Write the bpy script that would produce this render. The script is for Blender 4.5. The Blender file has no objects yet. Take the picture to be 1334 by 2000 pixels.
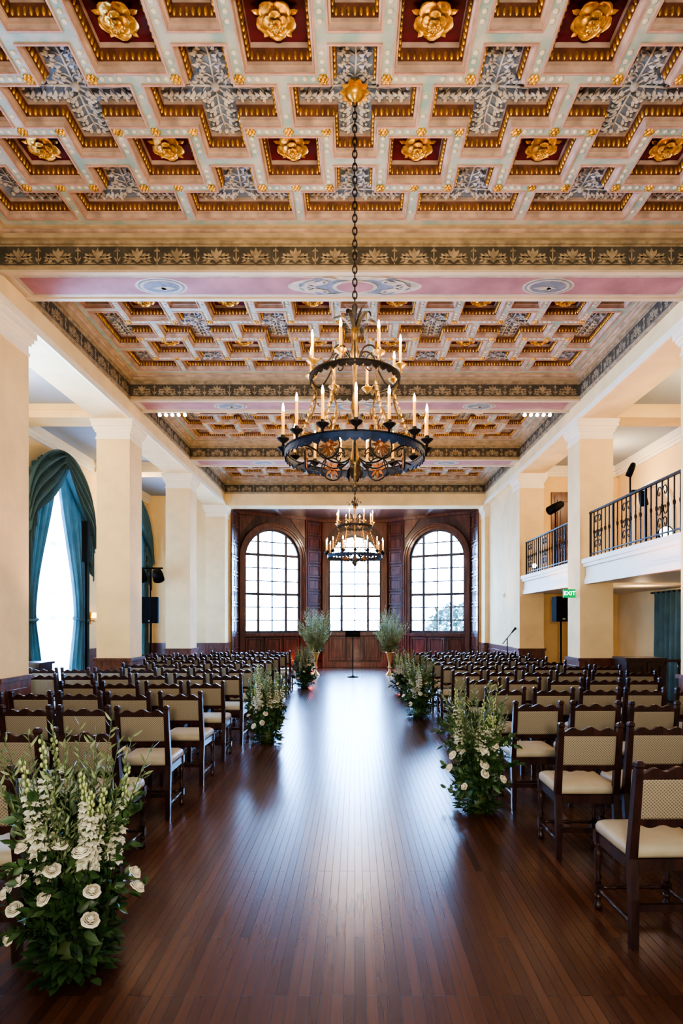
import bpy, math, random, bmesh
from mathutils import Vector as Vc, Matrix
PI=math.pi; cos=math.cos; sin=math.sin
sc=bpy.context.scene; col=sc.collection
R=random.Random(11)
KIDS={}
# ------------------------------------------------------------------ helpers
def reg(o,parent):
    KIDS.setdefault(o.name,[])
    if parent is not None:
        o.parent=parent; KIDS.setdefault(parent.name,[]).append(o)
def tag(o,label=None,cat=None,group=None,kind=None):
    if label: o['label']=label
    if cat: o['category']=cat
    if group: o['group']=group
    if kind: o['kind']=kind
    return o
def empty(name,loc,rz=0,parent=None):
    o=bpy.data.objects.new(name,None); col.objects.link(o); o.location=loc; o.rotation_euler=(0,0,rz)
    o.empty_display_size=.1; reg(o,parent); return o
def copy_tree(o,parent=None):
    c=o.copy(); col.objects.link(c); KIDS[c.name]=[]
    if parent is not None: reg(c,parent)
    for k in KIDS.get(o.name,[]): copy_tree(k,c)
    return c
class MB:
    def __init__(s): s.v=[];s.f=[];s.mi=[];s.sm=[]
    def add(s,vs,fs,m=0,smooth=False,T=None):
        b=len(s.v)
        if T: s.v+=[tuple(T(*p)) for p in vs]
        else: s.v+=[tuple(p) for p in vs]
        for f in fs: s.f.append([b+i for i in f]); s.mi.append(m); s.sm.append(smooth)
    def box(s,x0,x1,y0,y1,z0,z1,m=0,T=None):
        v=[(x0,y0,z0),(x1,y0,z0),(x1,y1,z0),(x0,y1,z0),(x0,y0,z1),(x1,y0,z1),(x1,y1,z1),(x0,y1,z1)]
        s.add(v,[(0,3,2,1),(4,5,6,7),(0,1,5,4),(1,2,6,5),(2,3,7,6),(3,0,4,7)],m,False,T)
    def prism(s,poly,d0,d1,m=0,T=None):
        n=len(poly)
        v=[(p[0],p[1],d0) for p in poly]+[(p[0],p[1],d1) for p in poly]
        f=[tuple(range(n-1,-1,-1)),tuple(range(n,2*n))]+[(i,(i+1)%n,n+(i+1)%n,n+i) for i in range(n)]
        s.add(v,f,m,False,T)
    def loft(s,rings,m=0,smooth=True,cap=True,T=None,closed=True):
        n=len(rings[0]); v=[p for r in rings for p in r]; f=[]
        for i in range(len(rings)-1):
            for j in range(n if closed else n-1):
                a=i*n+j; b=i*n+(j+1)%n
                f.append((a,b,b+n,a+n))
        s.add(v,f,m,smooth,T)
        if cap:
            b=len(s.v)-len(v)
            s.f.append([b+i for i in range(n-1,-1,-1)]); s.mi.append(m); s.sm.append(False)
            k=b+(len(rings)-1)*n
            s.f.append([k+i for i in range(n)]); s.mi.append(m); s.sm.append(False)
    def lathe(s,prof,c=(0,0,0),n=16,m=0,T=None,smooth=True):
        rings=[[(c[0]+r*cos(2*PI*i/n),c[1]+r*sin(2*PI*i/n),c[2]+z) for i in range(n)] for r,z in prof]
        s.loft(rings,m,smooth,True,T)
    def tube(s,path,r,n=6,m=0,closed=False,T=None):
        P=[Vc(p) for p in path]; N=len(P); rings=[]; up=None
        for i in range(N):
            if closed: t=P[(i+1)%N]-P[i-1]
            else: t=P[min(i+1,N-1)]-P[max(i-1,0)]
            t.normalize()
            if up is None:
                up=Vc((0,0,1)) if abs(t.z)<.9 else Vc((1,0,0))
            a=t.cross(up)
            if a.length<1e-5: a=t.cross(Vc((.3,.5,.8)))
            a.normalize(); b=a.cross(t).normalized(); up=b
            rr=r[i] if isinstance(r,(list,tuple)) else r
            rings.append([tuple(P[i]+a*(rr*cos(2*PI*k/n))+b*(rr*sin(2*PI*k/n))) for k in range(n)])
        if closed: rings.append(rings[0])
        s.loft(rings,m,True,not closed,T)
    def ell(s,c,r,nu=8,nv=6,m=0,T=None):
        rings=[]
        for j in range(nv+1):
            th=PI*(j if 0<j<nv else (.04 if j==0 else nv-.04))/nv
            rings.append([(c[0]+r[0]*sin(th)*cos(2*PI*i/nu),c[1]+r[1]*sin(th)*sin(2*PI*i/nu),c[2]-r[2]*cos(th)) for i in range(nu)])
        s.loft(rings,m,True,True,T)
    def leaf(s,b,d,nrm,L,W,curl=.15,m=0,fold=.15):
        b=Vc(b); d=Vc(d).normalized(); nrm=Vc(nrm)
        sd=d.cross(nrm)
        if sd.length<1e-4: sd=d.cross(Vc((.31,.77,.2)))
        sd.normalize(); n=sd.cross(d).normalized()
        def P(t,w,k): return b+d*(L*t)+sd*(W*.5*w)+n*(-curl*L*t*t+k*fold*W)
        v=[P(0,0,0),P(.3,-.9,1),P(.32,0,0),P(.3,.9,1),P(.66,-.8,1),P(.68,0,0),P(.66,.8,1),P(1,0,0)]
        s.add(v,[(0,2,1),(0,3,2),(1,2,5,4),(2,3,6,5),(4,5,7),(5,6,7)],m,True)
    def build(s,name,mats,parent=None,loc=(0,0,0),rc=True):
        me=bpy.data.meshes.new(name); me.from_pydata(s.v,[],s.f)
        for mt in mats: me.materials.append(mt)
        me.polygons.foreach_set('material_index',s.mi); me.polygons.foreach_set('use_smooth',s.sm)
        if rc:
            bm=bmesh.new(); bm.from_mesh(me); bmesh.ops.recalc_face_normals(bm,faces=bm.faces); bm.to_mesh(me); bm.free()
        me.update()
        o=bpy.data.objects.new(name,me); col.objects.link(o); o.location=loc; reg(o,parent); return o
def struct(o): o['kind']='structure'; return o
def rrect(w,h,r,n=4):
    pts=[]
    for cx,cy,a in ((w/2-r,h/2-r,0),(-w/2+r,h/2-r,PI/2),(-w/2+r,-h/2+r,PI),(w/2-r,-h/2+r,1.5*PI)):
        for i in range(n+1): pts.append((cx+r*cos(a+PI/2*i/n),cy+r*sin(a+PI/2*i/n)))
    return pts
# ------------------------------------------------------------------ materials
def mat(name,c,rough=.5,metal=0,var=0,vs=4,bump=0,bs=60,em=None,es=0,coat=0,c2=None,stretch=None,spec=.5):
    m=bpy.data.materials.new(name); m.use_nodes=True; nt=m.node_tree; p=nt.nodes['Principled BSDF']
    p.inputs['Base Color'].default_value=(*c,1); p.inputs['Roughness'].default_value=rough; p.inputs['Metallic'].default_value=metal
    p.inputs['Coat Weight'].default_value=coat; p.inputs['Specular IOR Level'].default_value=spec
    tc=nt.nodes.new('ShaderNodeTexCoord'); src=tc.outputs['Object']
    if stretch:
        mp=nt.nodes.new('ShaderNodeMapping'); mp.inputs['Scale'].default_value=stretch; nt.links.new(src,mp.inputs[0]); src=mp.outputs[0]
    if var or c2:
        n=nt.nodes.new('ShaderNodeTexNoise'); n.inputs['Scale'].default_value=vs; n.inputs['Detail'].default_value=4
        nt.links.new(src,n.inputs['Vector'])
        r=nt.nodes.new('ShaderNodeValToRGB'); nt.links.new(n.outputs['Fac'],r.inputs[0])
        a=[max(0,x*(1-var)) for x in c]; b=c2 if c2 else [min(1,x*(1+var)) for x in c]
        r.color_ramp.elements[0].color=(*a,1); r.color_ramp.elements[1].color=(*b,1)
        r.color_ramp.elements[0].position=.35; r.color_ramp.elements[1].position=.65
        nt.links.new(r.outputs[0],p.inputs['Base Color'])
    if bump:
        n=nt.nodes.new('ShaderNodeTexNoise'); n.inputs['Scale'].default_value=bs; nt.links.new(src,n.inputs['Vector'])
        b=nt.nodes.new('ShaderNodeBump'); b.inputs['Strength'].default_value=bump; b.inputs['Distance'].default_value=.01
        nt.links.new(n.outputs['Fac'],b.inputs['Height']); nt.links.new(b.outputs[0],p.inputs['Normal'])
    if em:
        p.inputs['Emission Color'].default_value=(*em,1); p.inputs['Emission Strength'].default_value=es
    return m
M={}
M['plaster']=mat('cream_plaster',(.82,.60,.315),.85,0,.07,2,.5,40)
M['wall']=mat('wall_plaster',(.80,.56,.27),.85,0,.06,1.5,.4,40)
M['niche']=mat('niche_shade',(.52,.33,.16),.85,0,.06,1.5)  # plaster darkened so the flat arch fill shows recess shade
M['white']=mat('white_trim',(.84,.75,.60),.6,0,.03,3)
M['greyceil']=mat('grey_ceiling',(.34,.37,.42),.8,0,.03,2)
M['dwood']=mat('dark_chair_wood',(.034,.012,.009),.3,0,.4,6,.1,30,coat=.12,stretch=(4,4,1))
M['mahog']=mat('mahogany_panelling',(.125,.046,.027),.33,0,.4,3,.08,20,coat=.15,stretch=(5,5,.6))
M['mahogd']=mat('mahogany_ground',(.06,.023,.015),.4,0,.4,3,.08,20,coat=.1,stretch=(5,5,.6))
M['seat']=mat('cream_seat_vinyl',(.40,.345,.24),.42,0,.05,9,.05,80)
M['iron']=mat('black_iron',(.014,.011,.010),.5,.1,.3,20,spec=.3)
M['blueiron']=mat('blue_black_iron',(.010,.024,.065),.42,.2,.4,12)
M['gold']=mat('gilded_plaster',(.72,.42,.10),.36,.75,.35,14,.2,60)
M['bronze']=mat('bronze_gilt',(.50,.32,.11),.38,.85,.25,20)
M['dbronze']=mat('antique_gilt_iron',(.16,.10,.042),.4,.7,.5,20)
M['rust']=mat('rust_red_metal',(.26,.11,.05),.45,.5,.3,20)
M['candle']=mat('amber_candle_tube',(.62,.32,.05),.5,0,em=(1,.40,.04),es=.55)
M['flame']=mat('lit_candle_bulb',(1,.85,.6),.4,0,em=(1,.68,.28),es=36)
M['band']=mat('sage_band',(.28,.405,.36),.7,0,.12,6,.2,50,c2=(.475,.445,.365))
M['bandedge']=mat('rose_edge',(.49,.28,.22),.7,0,.15,8)
M['cream']=mat('cream_paint',(.60,.54,.42),.7,0,.1,6)
M['medal']=mat('faded_medallion_cream',(.42,.36,.29),.7,0,.15,8)
M['coffer']=mat('stone_beige_moulding',(.45,.32,.25),.65,0,.25,6,.15,50)
M['coved']=mat('brown_gilt_cove',(.15,.06,.033),.5,.2,.3,8)
M['redpanel']=mat('oxblood_panel',(.11,.009,.019),.6,0,.3,6)
M['bluepanel']=mat('slate_blue_panel',(.20,.25,.33),.7,0,.25,7)
M['relief']=mat('chalk_grey_relief',(.46,.43,.40),.75,0,.25,9)
M['friezebg']=mat('dark_olive_frieze',(.085,.072,.052),.75,0,.25,6)
M['friezetan']=mat('tan_frieze_leaf',(.33,.25,.155),.7,0,.25,12)
M['cornice']=mat('ochre_cornice',(.42,.32,.20),.65,0,.15,5)
M['beamcream']=mat('beam_cream',(.56,.45,.32),.7,0,.08,3)
M['pink']=mat('mauve_rose_panel',(.35,.165,.175),.7,0,.16,3)
M['bluegrey']=mat('medallion_blue',(.16,.18,.22),.7,0,.2,10)
M['teal']=mat('teal_velvet',(.070,.128,.128),.8,0,.15,3,.1,40)
def translucent(m,c,f):
    nt=m.node_tree; p=nt.nodes['Principled BSDF']; out=nt.nodes['Material Output']
    t=nt.nodes.new('ShaderNodeBsdfTranslucent'); t.inputs[0].default_value=(*c,1); mx=nt.nodes.new('ShaderNodeMixShader'); mx.inputs[0].default_value=f
    nt.links.new(p.outputs[0],mx.inputs[1]); nt.links.new(t.outputs[0],mx.inputs[2]); nt.links.new(mx.outputs[0],out.inputs[0])
translucent(M['teal'],(.085,.155,.145),.16)
M['black']=mat('matt_black',(.010,.010,.010),.7,spec=.12)
M['blackgloss']=mat('black_plastic',(.011,.011,.011),.75,spec=.08)
M['grille']=mat('speaker_grille',(.014,.014,.014),.85,0,bump=.4,bs=300,spec=.05)
M['leaf']=mat('broad_green_leaf',(.022,.068,.025),.45,0,.4,10,c2=(.075,.145,.045))
M['olive']=mat('olive_leaf',(.12,.18,.085),.55,0,.3,10,c2=(.24,.30,.15))
M['paleolive']=mat('pale_olive_leaf',(.27,.32,.15),.55,0,.3,6,c2=(.48,.52,.30))
M['bud']=mat('green_bud',(.40,.46,.2),.5)
M['petal']=mat('cream_rose_petal',(.78,.72,.57),.6,0,.08,10)
M['spikepetal']=mat('greenish_white_petal',(.68,.68,.50),.6,0,.1,12,c2=(.80,.77,.65))
M['stem']=mat('green_stem',(.07,.11,.03),.55)
M['vase']=mat('gold_vase',(.75,.50,.22),.28,.85,.12,6)
M['lampglow']=mat('lamp_lens',(1,1,1),.3,0,em=(1,.93,.8),es=9)
M['exitgreen']=mat('exit_green',(.0,.12,.035),.5,0,em=(.0,.36,.09),es=.6,spec=.1)
M['exitwhite']=mat('exit_white',(.8,1,.9),.4,0,em=(.8,1,.9),es=1.8)
M['ground']=mat('pale_ground',(.6,.62,.6),.9,0,.2,.5)
M['tree']=mat('hazy_tree_leaf',(.14,.20,.16),.8,0,.3,3)
M['bark']=mat('hazy_bark',(.3,.28,.25),.9,0,.3,8)
M['winframe']=mat('window_bar_wood',(.075,.062,.062),.5,0,.2,6)
M['shade']=mat('sconce_shade',(.9,.7,.4),.6,em=(1,.6,.2),es=3)
def fabric():
    m=bpy.data.materials.new('diamond_weave_fabric'); m.use_nodes=True; nt=m.node_tree; p=nt.nodes['Principled BSDF']; L=nt.links.new
    tc=nt.nodes.new('ShaderNodeTexCoord'); sx=nt.nodes.new('ShaderNodeSeparateXYZ'); cx=nt.nodes.new('ShaderNodeCombineXYZ')
    L(tc.outputs['Object'],sx.inputs[0]); L(sx.outputs['X'],cx.inputs['X']); L(sx.outputs['Z'],cx.inputs['Y'])
    mp=nt.nodes.new('ShaderNodeMapping'); mp.inputs['Rotation'].default_value=(0,0,PI/4)
    ck=nt.nodes.new('ShaderNodeTexVoronoi'); ck.voronoi_dimensions='2D'; ck.inputs['Scale'].default_value=80; ck.inputs['Randomness'].default_value=0
    L(cx.outputs[0],mp.inputs[0]); L(mp.outputs[0],ck.inputs['Vector'])
    r=nt.nodes.new('ShaderNodeValToRGB'); r.color_ramp.elements[0].color=(.13,.105,.07,1); r.color_ramp.elements[1].color=(.31,.262,.182,1)
    r.color_ramp.elements[0].position=.22; r.color_ramp.elements[1].position=.48
    L(ck.outputs['Distance'],r.inputs[0]); L(r.outputs[0],p.inputs['Base Color']); p.inputs['Roughness'].default_value=.75
    return m
M['fabric']=fabric()
def floormat():
    m=bpy.data.materials.new('oak_strip_floor'); m.use_nodes=True; nt=m.node_tree; p=nt.nodes['Principled BSDF']; L=nt.links.new
    tc=nt.nodes.new('ShaderNodeTexCoord'); mp=nt.nodes.new('ShaderNodeMapping'); mp.inputs['Rotation'].default_value=(0,0,PI/2)
    L(tc.outputs['Object'],mp.inputs[0])
    b=nt.nodes.new('ShaderNodeTexBrick'); L(mp.outputs[0],b.inputs['Vector'])
    b.offset=.37; b.offset_frequency=3
    for k,v in (('Scale',1),('Brick Width',1.3),('Row Height',.050),('Mortar Size',.0015),('Mortar Smooth',.3),('Bias',0)): b.inputs[k].default_value=v
    b.inputs['Color1'].default_value=(.068,.024,.012,1); b.inputs['Color2'].default_value=(.138,.053,.025,1); b.inputs['Mortar'].default_value=(.014,.006,.0035,1)
    n=nt.nodes.new('ShaderNodeTexNoise'); n.inputs['Scale'].default_value=3; n.inputs['Detail'].default_value=5
    mp2=nt.nodes.new('ShaderNodeMapping'); mp2.inputs['Scale'].default_value=(30,.3,1); L(tc.outputs['Object'],mp2.inputs[0]); L(mp2.outputs[0],n.inputs['Vector'])
    mx=nt.nodes.new('ShaderNodeMix'); mx.data_type='RGBA'; mx.blend_type='MULTIPLY'; mx.inputs[0].default_value=.4
    r=nt.nodes.new('ShaderNodeValToRGB'); r.color_ramp.elements[0].color=(.55,.52,.5,1); r.color_ramp.elements[1].color=(1.0,1.0,1.0,1); r.color_ramp.elements[0].position=.3;r.color_ramp.elements[1].position=.65
    L(n.outputs['Fac'],r.inputs[0]); L(b.outputs['Color'],mx.inputs[6]); L(r.outputs[0],mx.inputs[7]); L(mx.outputs[2],p.inputs['Base Color'])
    # seams between strips are duller than the polished strips
    ad=nt.nodes.new('ShaderNodeMath'); ad.operation='MULTIPLY_ADD'; L(b.outputs['Fac'],ad.inputs[0]); ad.inputs[1].default_value=.3; ad.inputs[2].default_value=.27
    L(ad.outputs[0],p.inputs['Roughness'])
    sb=nt.nodes.new('ShaderNodeMath'); sb.operation='MULTIPLY_ADD'; L(b.outputs['Fac'],sb.inputs[0]); sb.inputs[1].default_value=-.4; sb.inputs[2].default_value=.45
    L(sb.outputs[0],p.inputs['Coat Weight']); p.inputs['Coat Roughness'].default_value=.25
    return m
M['floor']=floormat()
def thinmat(name,tcol,mixf,kind):
    m=bpy.data.materials.new(name); m.use_nodes=True; nt=m.node_tree; nt.nodes.remove(nt.nodes['Principled BSDF'])
    out=nt.nodes['Material Output']; t=nt.nodes.new('ShaderNodeBsdfTransparent'); t.inputs[0].default_value=(*tcol,1)
    g=nt.nodes.new('ShaderNodeBsdfGlossy' if kind=='glass' else 'ShaderNodeBsdfTranslucent')
    if kind=='glass': g.inputs['Roughness'].default_value=.05
    else: g.inputs[0].default_value=(.85,.90,.95,1)
    mx=nt.nodes.new('ShaderNodeMixShader'); mx.inputs[0].default_value=mixf
    nt.links.new(t.outputs[0],mx.inputs[1]); nt.links.new(g.outputs[0],mx.inputs[2]); nt.links.new(mx.outputs[0],out.inputs[0]); return m
M['glass']=thinmat('window_glass',(.97,.99,1),.04,'glass')
M['sheer']=thinmat('white_sheer',(.95,.97,1),.8,'sheer')
# ------------------------------------------------------------------ dimensions
EYE=1.65; FPX=1150.; W=4.06; CW=.60; S=1.2; Z0=6.08
YB=[2.84,6.73,10.62,14.51,18.40]; BT=.55; BB=5.65; LB=5.30
WO=6.5; WR=6.7
mb=MB(); mb.box(-6.7,6.9,-3,22.4,-.12,0); struct(mb.build('floor',[M['floor']]))
mb=MB(); mb.box(-60,60,22.6,120,-3.2,-3); struct(mb.build('ground',[M['ground']]))
# ------------------------------------------------------------------ coffered ceiling
def simp(p):
    q=[]
    for a in p:
        if not q or (abs(a[0]-q[-1][0])+abs(a[1]-q[-1][1]))>1e-6: q.append(a)
    if (abs(q[0][0]-q[-1][0])+abs(q[0][1]-q[-1][1]))<1e-6: q.pop()
    r=[]; n=len(q)
    for i in range(n):
        a,b,c=q[i-1],q[i],q[(i+1)%n]
        if abs((b[0]-a[0])*(c[1]-b[1])-(b[1]-a[1])*(c[0]-b[0]))>1e-9: r.append(b)
    return r
def inset(p,d):
    n=len(p); out=[]
    for i in range(n):
        a,b,c=p[i-1],p[i],p[(i+1)%n]
        def nr(a,b):
            dx,dy=b[0]-a[0],b[1]-a[1]; l=math.hypot(dx,dy); return (-dy/l,dx/l)
        n1,n2=nr(a,b),nr(b,c); out.append((b[0]+d*(n1[0]+n2[0]),b[1]+d*(n1[1]+n2[1])))
    return out
def cross_poly(l,r,t,b):
    w=.165*S
    return simp([(r,-w),(r,w),(w,w),(w,t),(-w,t),(-w,w),(-l,w),(-l,-w),(-w,-w),(-w,-b),(w,-b),(w,-w)])
CH=.19
def coffer_mesh(poly):
    mb=MB(); lev=[(0,0),(.008,.034),(.022,.034),(.022,.064),(.05,.148),(.052,CH)]
    ms=[0,0,0,1,0]
    rings=[[(x,y,h) for x,y in inset(poly,i)] for i,h in lev]; n=len(poly)
    for k in range(len(rings)-1):
        mb.loft([rings[k],rings[k+1]],ms[k],False,False)
    mb.add(rings[-1],[tuple(range(n))],3)
    e=inset(poly,.034)
    for i in range(n):
        a=Vc(e[i]); b=Vc(e[(i+1)%n]); L=(b-a).length; k=max(1,int(L/.046)); hor=abs(b.x-a.x)>abs(b.y-a.y)
        for j in range(k):
            q=a.lerp(b,(j+.5)/k); r=(.0165,.016,.04) if hor else (.016,.0165,.04)
            mb.ell((q.x,q.y,.102),r,6,4,2)
    return mb
hq=.235*S
sq=[(-hq,-hq),(hq,-hq),(hq,hq),(-hq,hq)]
CM=[M['coffer'],M['coved'],M['gold'],None]
mb=MB()
ub=set(); vb=set()
for i in range(-3,4):
    for d in (-.45,-.165,.165,.45): ub.add(round(i+d,4))
for i in range(-3,3):
    for d in (-.235,.235): ub.add(round(i+.5+d,4))
for j in range(-1,2):
    for d in (-.45,-.165,.165,.45): vb.add(round(j+d,4))
for j in (-.5,.5):
    for d in (-.235,.235): vb.add(round(j+d,4))
ub=sorted([u for u in ub if abs(u)<3.25]+[-3.25,3.25]); vb=sorted([v for v in vb if abs(v)<1.25]+[-1.25,1.25])
def hole(u,v):
    fu=u-math.floor(u)
    if abs(fu-.5)<.235 and abs(abs(v)-.5)<.235: return True
    cv=round(v); cu=round(u); du=u-cu; dv=v-cv
    if abs(cu)>3 or abs(cv)>1: return False
    if abs(du)<.165 and abs(dv)<.45:
        return not (abs(cv)==1 and abs(v)>1.165)
    if abs(dv)<.165 and abs(du)<.45:
        return not (abs(cu)==3 and abs(u)>3.165)
    return False
BC=[(YB[i]+BT+YB[i+1])/2 for i in range(4)]
A=.45*S; w_=.165*S
def armlens(i,j): return (w_ if i==-3 else A, w_ if i==3 else A, w_ if j==1 else A, w_ if j==-1 else A)
for yc in BC:
    for i in range(len(ub)-1):
        for j in range(len(vb)-1):
            if not hole((ub[i]+ub[i+1])/2,(vb[j]+vb[j+1])/2):
                x0,x1,y0,y1=ub[i]*S,ub[i+1]*S,yc+vb[j]*S,yc+vb[j+1]*S
                mb.add([(x0,y0,Z0),(x1,y0,Z0),(x1,y1,Z0),(x0,y1,Z0)],[(0,1,2,3)],0)
    def stud(x,y):
        mb.ell((x,y,Z0-.006),(.022,.022,.022),6,4,1)
        for q in range(6):
            a=q*PI/3; mb.ell((x+.031*cos(a),y+.031*sin(a),Z0-.004),(.019,.019,.015),5,4,1)
    def dot(x,y):
        mb.lathe([(.022,0),(.022,-.007),(.012,-.009)],(x,y,Z0+.001),8,2)
    for i in range(-3,4):
        for j in range(-1,2):
            for a in (-1,1):
                for b in (-1,1):
                    u,v=i+.215*a,j+.215*b
                    if abs(u)<3.2 and abs(v)<1.2: stud(u*S,yc+v*S)
                    for t in (.28,.34,.40):
                        if abs(i+a*t)<3.2 and abs(j+.215*b)<1.19: dot((i+a*t)*S,yc+(j+.215*b)*S)
                        if abs(j+b*t)<1.2 and abs(i+.215*a)<3.19: dot((i+a*.215)*S,yc+(j+b*t)*S)
    for i in range(-3,3):
        for j in range(-1,2):
            for t in (-.08,.08):
                if abs(j+t)<1.2: dot((i+.5)*S,yc+(j+t)*S)
            stud((i+.5)*S,yc+(j+(.215 if j<1 else -.215))*S)
    def bead(poly):
        o_=inset(poly,-.016); i_=inset(poly,-.001); n=len(poly)
        mb.loft([[(x,y,Z0) for x,y in o_],[(x,y,Z0-.012) for x,y in o_],[(x,y,Z0-.012) for x,y in i_],[(x,y,Z0+.01) for x,y in i_]],3,False,False)
    for i in range(-3,3):
        for j in (-.5,.5): bead([(x+(i+.5)*S,y+yc+j*S) for x,y in sq])
    for i in range(-3,4):
        for j in range(-1,2): bead([(x+i*S,y+yc+j*S) for x,y in cross_poly(*armlens(i,j))])
ceil=struct(mb.build('ceiling',[M['band'],M['gold'],M['cream'],M['bandedge']],rc=False))
ceil['label']='ornate painted and gilded coffered ceiling'
CM[3]=M['redpanel']
proto=coffer_mesh(sq).build('rosette_coffer',list(CM),ceil)
mb=MB()
# layered gilt rose: rounded petals with rolled rims and a beaded heart
for (n,r0,r1,z0,hw,ph,dome) in ((5,.03,.156,.138,.66,.31,.024),(5,.02,.102,.110,.66,.94,.020),(5,.01,.058,.088,.66,.31,.014)):
    for k in range(n):
        a0=ph+2*PI*k/n; rings=[]
        for i in range(9):
            t=i/8; row=[]
            for j in range(9):
                s_=j/4-1
                half=hw*math.sqrt(max(.03,1-(2*max(0,t-.5))**2.4)) * (.45+.55*min(1,t*2.2))
                a=a0+s_*half
                r=r0+(r1-r0)*t
                e=max(abs(s_),t if t>.5 else 0)
                z=z0-dome*(1-e**2.2)*sin(PI*min(1,t+.12)) - (.012 if e>.88 else 0)
                row.append((r*cos(a),r*sin(a),z))
            rings.append(row)
        mb.loft(rings,0,True,False,None,False)
mb.ell((0,0,.07),(.024,.024,.02),10,6,0)
for q in range(6): mb.ell((.02*cos(q*PI/3),.02*sin(q*PI/3),.058),(.009,.009,.009),6,4,0)
mb.lathe([(.03,CH),(.03,.08)],(0,0,0),10,0)
mb.lathe([(.12,CH),(.11,.144)],(0,0,0),10,0)
for k in range(5):
    a=.94+2*PI*k/5; mb.leaf((.10*cos(a),.10*sin(a),.155),(cos(a),sin(a),0),(0,0,-1),.085,.05,-.1,0)
ros=mb.build('rosette',[M['gold']],proto,rc=False)
first=True
for yc in BC:
    for i in range(-3,3):
        for j in (-.5,.5):
            o=proto if first else copy_tree(proto,ceil); first=False
            o.location=((i+.5)*S,yc+j*S,Z0)
CM[3]=M['bluepanel']
def relief(l,r,t,b):
    mb=MB(); z=CH-.012
    for ang,L in ((0,r),(PI/2,t),(PI,l),(1.5*PI,b)):
        if L<.3: continue
        c,s_=cos(ang),sin(ang)
        def tr(x,y,dz=0): return (x*c-y*s_,x*s_+y*c,z+dz)
        mb.tube([tr(.03,0),tr(L*.5,.012),tr(L*.84,0)],.010,5,0)
        for q in range(4):
            x=.08+q*(L-.22)/3.3
            for sd in (-1,1):
                mb.tube([tr(x,0),tr(x+.03,sd*.04),tr(x+.035,sd*.085)],.007,4,0)
                for (lx,ly,da) in ((.01,.03,1.2),(.03,.06,.9),(.035,.085,1.5),(.05,.05,.35)):
                    d=(c*cos(da*sd)-s_*sin(da*sd),s_*cos(da*sd)+c*sin(da*sd),-.18)
                    mb.leaf(tr(x+lx,sd*ly,-.006),d,(0,0,-1),.062,.035,-.05,0,.35)
                for (ex,ey,er) in ((.065,.088,.015),(.01,.105,.014)):
                    e=tr(x+ex,sd*ey); mb.ell((e[0],e[1],z-.008),(er,er,er),6,4,0)
        e=tr(L*.85,0); mb.ell((e[0],e[1],z-.006),(.026,.026,.024),6,4,0)
    for k in range(4):
        a=PI/4+k*PI/2
        mb.tube([(0,0,z),(.1*cos(a),.1*sin(a),z)],.009,5,0)
        mb.ell((.1*cos(a),.1*sin(a),z-.004),(.024,.024,.022),6,4,0)
    mb.ell((0,0,z-.006),(.04,.04,.035),8,5,0)
    return mb
variants={}
for yc in BC:
    for i in range(-3,4):
        for j in range(-1,2):
            key=armlens(i,j)
            if key not in variants:
                o=coffer_mesh(cross_poly(*key)).build('cross_coffer',list(CM),ceil)
                relief(*key).build('foliage_relief',[M['relief']],o)
                variants[key]=o
            else: o=copy_tree(variants[key],ceil)
            o.location=(i*S,yc+j*S,Z0)
mb=MB(); mb.box(-6.9,7.1,-3,22.4,6.45,6.55); mb.box(-4.7,4.7,-3,2.84,6.2,6.3); struct(mb.build('ceiling_light_block',[M['greyceil']]))  # unseen cover slabs added to keep world light out from above
# ------------------------------------------------------------------ friezes, beams, cornices
def lens(mb,u,v,a,L,Wd,d,m,T):
    c,s_=cos(a),sin(a)
    pts=[(0,0),(.3,.42),(.65,.4),(1,0),(.65,-.4),(.3,-.42)]
    mb.add([(u+L*x*c-Wd*y*s_,v+L*x*s_+Wd*y*c,d) for x,y in pts],[(0,1,2,3,4,5)],m,False,T)
def disc(mb,u,v,ru,rv,d,m,T,n=20,d0=0):
    mb.prism([(u+ru*cos(2*PI*i/n),v+rv*sin(2*PI*i/n)) for i in range(n)],d0,d,m,T)
def frieze(mb,T,u0,u1,v0=5.70,v1=5.95):
    mb.box(u0,u1,v0,v1,-.002,.012,0,T)
    mb.box(u0,u1,v0,v0+.02,.012,.018,1,T); mb.box(u0,u1,v1-.018,v1,.012,.018,1,T)
    n=max(1,round((u1-u0)/.456)); p=(u1-u0)/n; vc=v0+.09
    for i in range(n):
        u=u0+(i+.5)*p
        for e in (-1,1):
            A_=lambda a: math.radians(a) if e>0 else PI-math.radians(a)
            for (du,dv,a,L,wd) in ((.02,.0,8,.15,.05),(.05,.012,48,.075,.04),(.09,.015,40,.075,.04),(.06,-.008,-32,.07,.035),(.10,.0,-26,.07,.03),(.015,.02,62,.10,.045)):
                lens(mb,u+e*du,vc+dv,A_(a),L,wd,.017,1,T)
        lens(mb,u,vc-.02,PI/2,.15,.06,.0175,1,T)
        for (du,dv) in ((-.03,.0),(.03,.0),(0,-.025),(-.015,-.012),(.015,-.012)): disc(mb,u+du,vc+dv,.014,.014,.021,1,T,6,.012)
        for e in (-1,1): lens(mb,u+e*.01,v0+.042,0 if e>0 else PI,.17,.016,.016,1,T)
        x=u+p/2
        if i<n-1:
            mb.box(x-.006,x+.006,v0+.03,v1-.03,.012,.017,1,T)
            for e in (-1,1): lens(mb,x,v0+.05,math.radians(90-e*30),.075,.022,.017,1,T); lens(mb,x,v1-.05,math.radians(-90-e*50),.045,.02,.017,1,T)
def Tface(Y): return lambda u,v,d:(u,Y-d,v)
def Tleft(X): return lambda u,v,d:(X+d,u,v)
def Tright(X): return lambda u,v,d:(X-d,u,v)
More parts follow.
